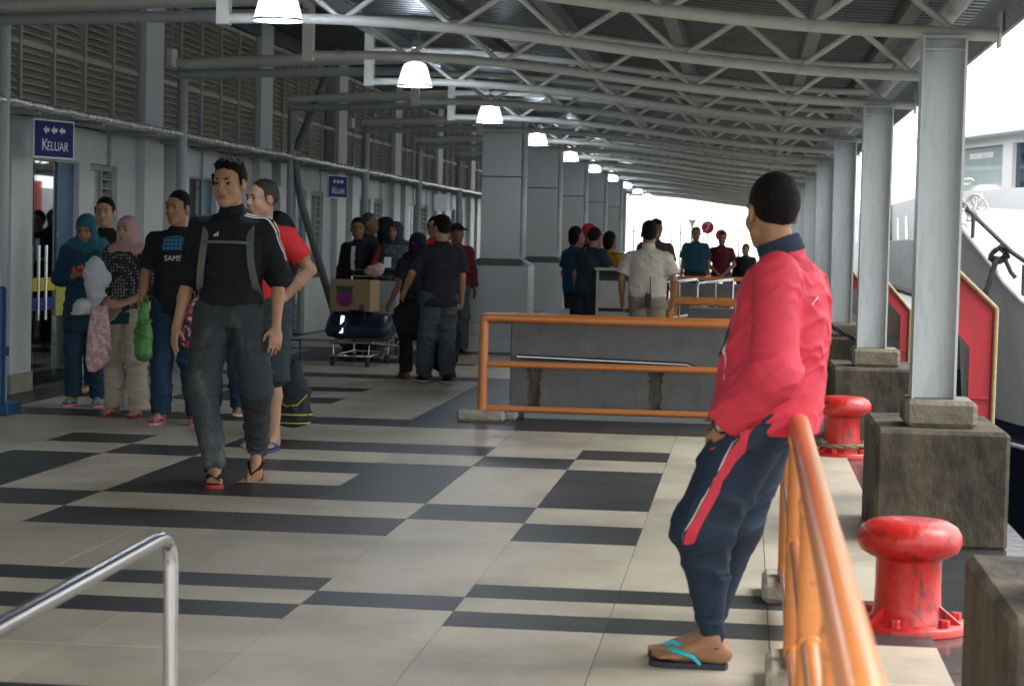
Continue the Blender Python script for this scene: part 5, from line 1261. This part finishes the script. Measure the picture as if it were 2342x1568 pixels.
# --- luggage trolley
TS = STEEL
def trolley(loc, lab):
    r = empty('luggage_trolley', loc, -.12, label=lab, cat='trolley')
    f = MB(); 
    for s in (-1,1): f.tube([(s*.26,-.40,.27),(s*.29,.35,.20),(s*.29,.50,.25),(s*.29,.52,.98)], .014, 8)
    f.tube([(-.29,.52,.98),(.29,.52,.98)], .016, 8); f.tube([(-.26,-.40,.27),(.26,-.40,.27)], .014, 8); inst('frame', f.mesh('frame', TS), r)
    for y in (-.2,0,.2): inst('deck_bar', MB().box((-.27,y-.02,.255),(.27,y+.02,.27)).mesh('deck_bar', TS), r)
    inst('lower_frame', MB().tube([(-.22,-.42,.12),(.22,-.42,.12),(.18,.3,.14),(-.18,.3,.14),(-.22,-.42,.12)], .012, 8).mesh('lower_frame', TS), r)
    for s in (-1,1):
        for y in (-.40,.34):
            w_ = inst('wheel', MB().tube([(s*.20-.014,y,.055),(s*.20+.014,y,.055)], .055, 14).mesh('wheel', BLACK), r); f = MB()
            f.tube([(s*.20,y,.05),(s*.20,y+.03,.13),(s*.21,y+.03,.24)], .010, 6); inst('fork', f.mesh('fork', TS), w_)
    inst('back_panel', MB().box((-.05,.50,.56),(.27,.51,.93)).mesh('back_panel', mat('grey_ad_panel', (.30,.31,.31), .5)), r)
    inst('upright_bar', MB().box((.27,.40,.30),(.30,.43,1.02)).mesh('upright_bar', mat('aluminium_bar', (.5,.52,.52), .4, .3)), r)
    inst('handle', MB().tube([(-.30,.56,1.0),(-.30,.66,1.04),(.30,.66,1.04),(.30,.56,1.0)], .018, 8).mesh('handle', BLACK), r); return r
trolley((-4.24,22.55,0), 'loaded steel luggage trolley pushed towards the camera')
r = empty('duffel_bag', (-4.24,22.45,.28), -.12, label='big dark blue travel bag lying across the luggage trolley', cat='bag')
b = SDF(.05); b.cone((-.26,.02,.19),(.26,.02,.19), .12, .12); b.cone((-.27,-.05,.12),(.27,-.05,.12), .10, .10); b.cone((-.27,.07,.10),(.27,.07,.10), .10, .10); b.wrinkle(.024,(1,.3,.3),34,2); b.wrinkle(.012,(.3,.3,1),60,3); inst('bag_body', b.mesh('bag_body', mat('navy_nylon', (.012,.02,.04), .3, bump=.2, bscale=40), .016), r)
inst('reflective_strip', MB().add([(-.185,-.158,.08),(-.150,-.158,.08),(-.145,-.118,.27),(-.180,-.118,.27),(-.185,-.166,.08),(-.150,-.166,.08),(-.145,-.130,.27),(-.180,-.130,.27)], [(0,3,2,1),(4,5,6,7),(0,1,5,4),(1,2,6,5),(2,3,7,6),(3,0,4,7)]).mesh('reflective_strip', mat('glowing_white', (.85,.88,.95), .15, emit=(.6,.7,1), estr=1.2)), r)  # strip glows by itself, emission standing in for its shine
inst('handle', MB().tube([(-.1,-.14,.24),(-.08,-.15,.33),(.08,-.15,.33),(.1,-.14,.24)], .012, 6).mesh('handle', BLK), r)
r = empty('cardboard_box', (-4.28,22.5,.60), -.12, label='brown cardboard fruit box with a purple fruit print on top of the trolley bag', cat='box')
CARD = mat('cardboard', (.30,.21,.115), .8, var=.06, scale=5); MAG = mat('magenta_print', (.24,.025,.16), .8); GRN = mat('green_print', (.02,.09,.05), .7)
inst('carton', MB().bbox((-.27,-.17,0),(.20,.17,.34), .006).mesh('carton', CARD), r); inst('lid_flap', MB().box((-.265,-.165,.341),(.19,.165,.347)).mesh('lid_flap', CARD), r)
def dsk(cx_, cz, rx, rz_, m, nm, y=-.1725, n=24):
    me = MB().add([(cx_+rx*math.cos(a), y, cz+rz_*math.sin(a)) for a in np.linspace(0,2*PI,n+1)[:-1]], [tuple(range(n))]).mesh(nm, m); return inst(nm, me, r)
dsk(-.10,.14,.10,.095,MAG,'fruit_print'); dsk(.10,.05,.036,.034,MAG,'small_fruit_print')
for e in (-1,1): dsk(-.10+e*.03,.135,.010,.012,BLK,'print_eye',-.1745,10)
inst('print_smile', MB().tube([(-.14,-.174,.10),(-.10,-.174,.075),(-.06,-.174,.10)], .003, 5).mesh('print_smile', BLK), r)
inst('leaf_print', MB().add([(-.20,-.1735,.28),(-.19,-.1735,.20),(-.14,-.1735,.225),(-.10,-.1735,.20),(-.06,-.1735,.225),(-.01,-.1735,.20),(.0,-.1735,.28)], [(0,1,2,3,4,5,6)]).mesh('leaf_print', GRN), r)
soft_bag('pink_bundle', (-4.15,22.75,.99), 'small pale pink plastic bundle on top of the trolley load', 'bundle', cloth('pale_pink_bundle', (.45,.30,.28)), [((0,0,.05),(.11,.07,.06)),((.06,0,.10),(.06,.05,.05))], .014)

# --- group around the trolley
P = Human('woman in dark headscarf with red sleeves and a white name badge pushing the trolley', (-4.02,23.35,0), PI+.05, 1.60, h=.014, sk=SKD, hy=-.3, pose=dict(elR=(.25,.02,1.12), wrR=(.22,.25,1.06), elL=(-.26,.02,1.12), wrL=(-.24,.24,1.05)))
P.hijab(BLK2, .2, .02); P.top(cloth('dull_red_sleeves', (.22,.03,.03)), 'long', hem=.9, loose=.02); v = SDF(.03); v.trunk([(.85,0,0,.20,.16),(1.2,0,0,.175,.145),(1.34,0,0,.16,.115)]); P.add(v, 'vest', pattern_mat('dark_floral', 'noise', [(.02,.03,.03),(.03,.05,.06),(.10,.10,.10)], 20)); P.bottom(pattern_mat('leopard_trousers', 'dots', [(.03,.02,.015),(.30,.20,.12)], 30), loose=.03); P.shoe(BLK, BLSOLE)
inst('name_badge', MB().box((.02,.165,1.08),(.10,.172,1.20)).mesh('name_badge', mat('badge_white', (.55,.62,.65), .4)), P.root)
P = Human('person in black jacket over white top on the left of the trolley group', (-4.5,23.6,0), PI-.3, 1.62, h=.015, sk=SKD, hy=.5); P.hair(top=.02); tp = P.top(BLK, 'long', name='jacket'); decal(P, 'white_top_front', tp, [[tuple(P.J['chest']+V3((x,.18,.12-.3*t))) for x in (-.03,.0,.03)] for t in np.linspace(0,1,8)], WHT, .006); P.bottom(BLK2); P.shoe(BLK, BLSOLE)
P = Human('man with cropped grey hair standing behind the trolley group', (-4.52,24.4,0), PI+1.2, 1.70, h=.016, sk=SKD); P.hair(mat('grey_hair', (.045,.045,.042), .6, bump=.5, bscale=120), top=.004); P.top(BLK2, 'long'); P.bottom(BLK2); P.shoe(BLK, BLSOLE)
P = Human('person in dark scarf with pale speckled shawl behind the trolley woman', (-4.36,24.6,0), 1.9, 1.66, h=.016, sk=SKD, face=False); P.hijab(BLK, .3, .03); P.top(BLK2, 'long'); P.bottom(BLK2); P.shoe(BLK, BLSOLE)
P = Human('woman in dark purple headscarf and navy dress with a brown shoulder strap', (-3.32,20.6,0), .5, 1.47, h=.013, sk=SKD, hy=.6, pose=dict(wrL=(-.30,.05,.90)))
P.hijab(cloth('purple_scarf', (.02,.012,.035)), .25, .0); tp = P.top(BLK2, 'short', hem=.80, loose=.03, name='dress'); decal(P, 'shoulder_strap', tp, [[(-.11-.01*t,-.25,1.36-.4*t),(-.13-.01*t,-.25,1.36-.4*t)] for t in np.linspace(0,1,8)], cloth('brown_strap', (.12,.06,.03)), .006); P.bottom(BLK); P.flipflops(mat('brown_rubber', (.1,.05,.03), .6), BLK)
# --- man in black shirt seen from behind
P = Human('man in black shirt and grey jeans walking away near the nearest clad pillar', (-2.98,19.95,0), .42, 1.63, h=.0105, sk=SK1, hy=.55, pose=dict(kneeR=(.10,.06,.5), ankR=(.09,-.03,.095), kneeL=(-.10,.08,.5), ankL=(-.12,.12,.095), elL=(-.29,.02,1.13), wrL=(-.33,.18,.93)))
P.hair(top=.02, hl=.075, spiky=.01); P.top(cloth('black_tee', (.014,.016,.022)), .85, hem=.80, loose=.032, wr=.012); P.bottom(mat('grey_denim', (.05,.06,.07), .85, var=.25, scale=5, bump=.3, bscale=200), loose=.03, name='jeans', wr=.013); P.shoe(BLK, WSOLE)
soft_bag('black_bag', (-3.32,20.25,.52), 'black bag with a pink tag hanging from the hand of the black shirt man', 'bag', BLK, [((0,0,.12),(.17,.09,.17)),((.02,0,-.02),(.16,.09,.10))], .014, handle=[(-.06,0,.28),(-.03,0,.38),(.04,0,.38),(.07,0,.28)])
soft_bag('black_trolley_bag', (-3.05,20.7,.30), 'dark bulky bag behind the legs of the black shirt man', 'bag', BLK2, [((0,0,.15),(.2,.12,.26)),((0,0,-.08),(.16,.12,.14))], .016)
# --- red jacket man and others
P = Human('man in bright red track jacket with a black chest patch behind the black shirt man', (-3.70,24.2,0), PI, 1.66, h=.0135, sk=SK1, hy=-.1); P.hair(top=.016); tp = P.top(cloth('bright_red', (.55,.015,.02), .6), 'long', hem=.82, loose=.028, name='jacket', puff=.01); ch = P.J['chest']
decal(P, 'chest_patch', tp, [[tuple(ch+V3((x,.2,z))) for x in (-.03,-.07,-.12)] for z in (.07,.05,.025)], BLK, .006); P.bottom(BLK2, loose=.02); P.shoe(BLK, WSOLE)
soft_bag('white_plastic_bag', (-3.44,24.0,.62), 'white plastic bag carried by the red jacket man', 'bag', mat('white_plastic', (.55,.5,.52), .35, bump=.3, bscale=18), [((0,0,.05),(.10,.06,.12)),((0,0,.16),(.05,.04,.08))], .014, handle=[(-.02,0,.22),(0,0,.28),(.02,0,.22)])
P = Human('man in black cap and dark maroon jacket left of the largest clad pillar', (-3.58,25.3,0), PI+.4, 1.60, h=.015, sk=SKD, hy=.4); P.hair(top=.006); P.top(cloth('dark_maroon', (.12,.015,.02)), 'long', hem=.85, name='jacket'); P.bottom(mat('grey_denim2', (.06,.075,.09), .85), name='jeans'); P.shoe(BLK, BLSOLE)
c = SDF(.012); c.ell(P.hp(0,-.01,.055), V3((.088,.106,.075))); c.plane(P.hp(0,0,.045), (0,0,-1)); c.cone(P.hp(0,.08,.055), P.hp(0,.16,.050), .05, .045, sq=((0,0,1),4)); P.add(c, 'cap', BLK)
P = Human('dark haired person half hidden between the red jacket man and the cap man', (-4.15,28.2,0), PI, 1.60, h=.018, sk=SKD, face=False); P.hair(long=True); P.top(BLK, 'long'); P.bottom(BLK2); P.shoe(BLK, BLSOLE)
P = Human('small child in maroon top right behind the cap man', (-3.66,27.2,0), PI, 1.28, h=.017, sk=SK1, face=False); P.hair(); P.top(cloth('maroon_top', (.14,.02,.04)), 'long'); P.bottom(BLK2); P.shoe(BLK, BLSOLE)
# --- people at the counter
P = Human('person in blue shirt on the left of the group at the counter', (-2.10,25.3,0), -.9, 1.60, h=.015, sk=SKD, face=False); P.hair(long=True); P.top(cloth('royal_blue', (.008,.05,.11)), 'short', loose=.03); P.bottom(BLK2); P.shoe(BLK, BLSOLE)
P = Human('person in red shirt and red cap at the counter', (-1.98,25.9,0), -1.0, 1.64, h=.015, sk=SKD, face=False); P.hair(cloth('red_cap', (.5,.03,.03))); P.top(cloth('counter_red', (.22,.02,.02)), 'short'); P.bottom(BLK2); P.shoe(BLK, BLSOLE)
P = Human('man in very dark clothes leaning on the counter, back to the camera', (-1.86,24.35,0), -.8, 1.60, h=.013, sk=SKD, hy=.2, pose=dict(chest=(0,.04,1.27), neck=(0,.06,1.42), head=(0,.10,1.57), elR=(.24,.16,1.14), wrR=(.12,.33,1.12), shR=(.175,.05,1.38), shL=(-.175,.05,1.38))); P.hair(); P.top(cloth('ink_cloth', (.014,.024,.034)), 'short', loose=.035); P.bottom(BLK2); P.shoe(BLK, BLSOLE)
P = Human('person in yellow shirt with dark backpack at the far side of the counter', (-1.70,25.6,0), -.6, 1.55, h=.015, sk=SKD, face=False); P.hair(long=True); P.top(cloth('yellow_shirt', (.34,.20,.015)), 'short', loose=.03); P.bottom(BLK2); P.backpack(BLK, BLK, .8); P.shoe(BLK, BLSOLE)
r = empty('counter', (-1.55,24.1,0), label='pale grey counter cabinet with shelf where a group leans', cat='counter')
CN = mat('counter_paint', (.30,.31,.28), .6, var=.1); MB().box((-1.74,24.0,.0),(-1.71,24.45,1.10)).build('side_panel', CN, r); MB().box((-1.30,24.0,.0),(-1.27,24.45,1.10)).build('side_panel', CN, r); MB().box((-1.76,23.97,1.10),(-1.25,24.5,1.13)).build('top', mat('counter_top', (.34,.31,.24), .5), r)
MB().box((-1.709,24.02,.12),(-1.301,24.03,.62)).build('door', CN, r); MB().box((-1.709,24.02,.66),(-1.301,24.03,.98)).build('drawer_front', CN, r); MB().box((-1.709,24.04,.0),(-1.301,24.44,1.098)).build('carcass', DARK, r)
# --- guard in cream shirt, back view
P = Human('man in cream short-sleeved shirt seen from behind with a walkie-talkie on his belt', (-.97,20.5,0), -.10, 1.62, h=.0095, sk=SK1, hy=.12, girth=1.1, pose=dict(shR=(.182,-.01,1.35), shL=(-.182,-.01,1.35), elR=(.275,-.02,1.12), wrR=(.25,.08,.90), elL=(-.275,-.02,1.12), wrL=(-.28,.08,.89)))
P.hair(top=.024, hl=.08, spiky=.012); P.top(CREAM, .78, hem=.93, loose=.036, wr=.010, flare=-.01, collar=(CREAM,0)); P.bottom(KHAKI, loose=.025, waist=.98); P.shoe(BLK, BLSOLE)
r = empty('walkie_talkie', (-.955,20.32,.86), label='black walkie-talkie with antenna on the belt of the cream shirt man', cat='radio'); inst('radio_body', MB().bbox((-.03,-.02,-.06),(.03,.02,.07), .006).mesh('radio_body', BLACK), r); inst('antenna', MB().tube([(.018,0,.07),(.018,0,.24)], [.008,.004], 8).mesh('antenna', BLACK), r); inst('knob', MB().tube([(-.015,0,.07),(-.015,0,.09)], .007, 8).mesh('knob', BLACK), r)
P = Human('man in brown T-shirt partly hidden behind the cream shirt man', (-1.20,27.2,0), PI+.2, 1.72, h=.015, sk=SKD); P.hair(top=.024, spiky=.015); P.top(cloth('brown_tee', (.06,.035,.035)), 'short', loose=.03); P.bottom(BLK2); P.shoe(BLK, BLSOLE)
# --- men at the far barrier
P = Human('man in teal blue short-sleeved shirt standing at the far orange barrier', (-.95,38.6,0), PI, 1.74, h=.015, sk=SKD, girth=1.1); P.hair(); P.top(cloth('far_teal', (.012,.055,.085)), .85, hem=.9, loose=.035); P.bottom(BLK2, loose=.025); P.shoe(BLK, BLSOLE)
P = Human('man in maroon T-shirt perched on the far orange barrier with hands together', (-.47,38.75,0), PI, 1.66, h=.015, sk=SKD, pose=dict(wrR=(.03,.2,.88), wrL=(-.03,.2,.88), elR=(.25,.05,1.09), elL=(-.25,.05,1.09), kneeR=(.17,.30,.62), kneeL=(-.17,.30,.62), ankR=(.15,.25,.2), ankL=(-.15,.25,.2))); P.hair(); P.top(cloth('far_maroon', (.09,.01,.02)), 'short', loose=.025); P.bottom(JEANB, name='jeans'); P.shoe(BLK, BLSOLE)
P = Human('person in black top at the far barrier, mostly hidden by the leaning man', (-.02,38.8,0), PI-.3, 1.45, h=.018, sk=SKD, face=False); P.hair(); P.top(BLK, 'long', loose=.03); P.bottom(BLK2); P.shoe(BLK, BLSOLE)

# --- odds and ends
for k, (Y, z, w_) in enumerate(((21.75,3.30,.10),(26.9,2.0,.07),(31.9,3.2,.08),(16.62,1.5,.06))):
    r = empty('junction_box', (-6.25,Y,z), label='small pale electrical box on the building wall, %s from the camera' % ('second','third','fourth','first')[k], cat='electrical box', group='electrical boxes on the wall')
    MB().bbox((-6.27,Y-w_,z-w_),(-6.19,Y+w_,z+w_), .008).build('case', mat('box_white', (.6,.62,.6), .4), r)
    MB().tube([(-6.24,Y,z+w_),(-6.24,Y,z+w_+.6)], .012, 6).build('conduit', GREYP, r)

r = empty('blue_stand', (-5.62,15.2,0), label='blue plastic stand cut by the left edge of the photo', cat='stand'); BP = mat('blue_plastic', (.005,.06,.17), .35)
MB().bbox((-5.80,15.12,.03),(-5.635,15.24,.98), .015).build('panel', BP, r); MB().bbox((-5.80,15.05,.0),(-5.55,15.35,.09), .01).build('foot', BP, r); MB().bbox((-5.635,15.14,.45),(-5.605,15.22,.52), .004).build('latch', BP, r)
r = empty('fallen_leaf', (-.18,13.9,.003), label='small dry orange leaf on the pale tiles in front of the parapet', cat='leaf'); inst('blade', MB().add([(-.05,0,.002),(-.02,-.02,.006),(.03,-.015,.004),(.05,.01,.010),(.02,.03,.004),(-.02,.022,.008)], [(0,1,2,3,4,5)]).mesh('blade', mat('dry_leaf', (.45,.22,.08), .7)), r)
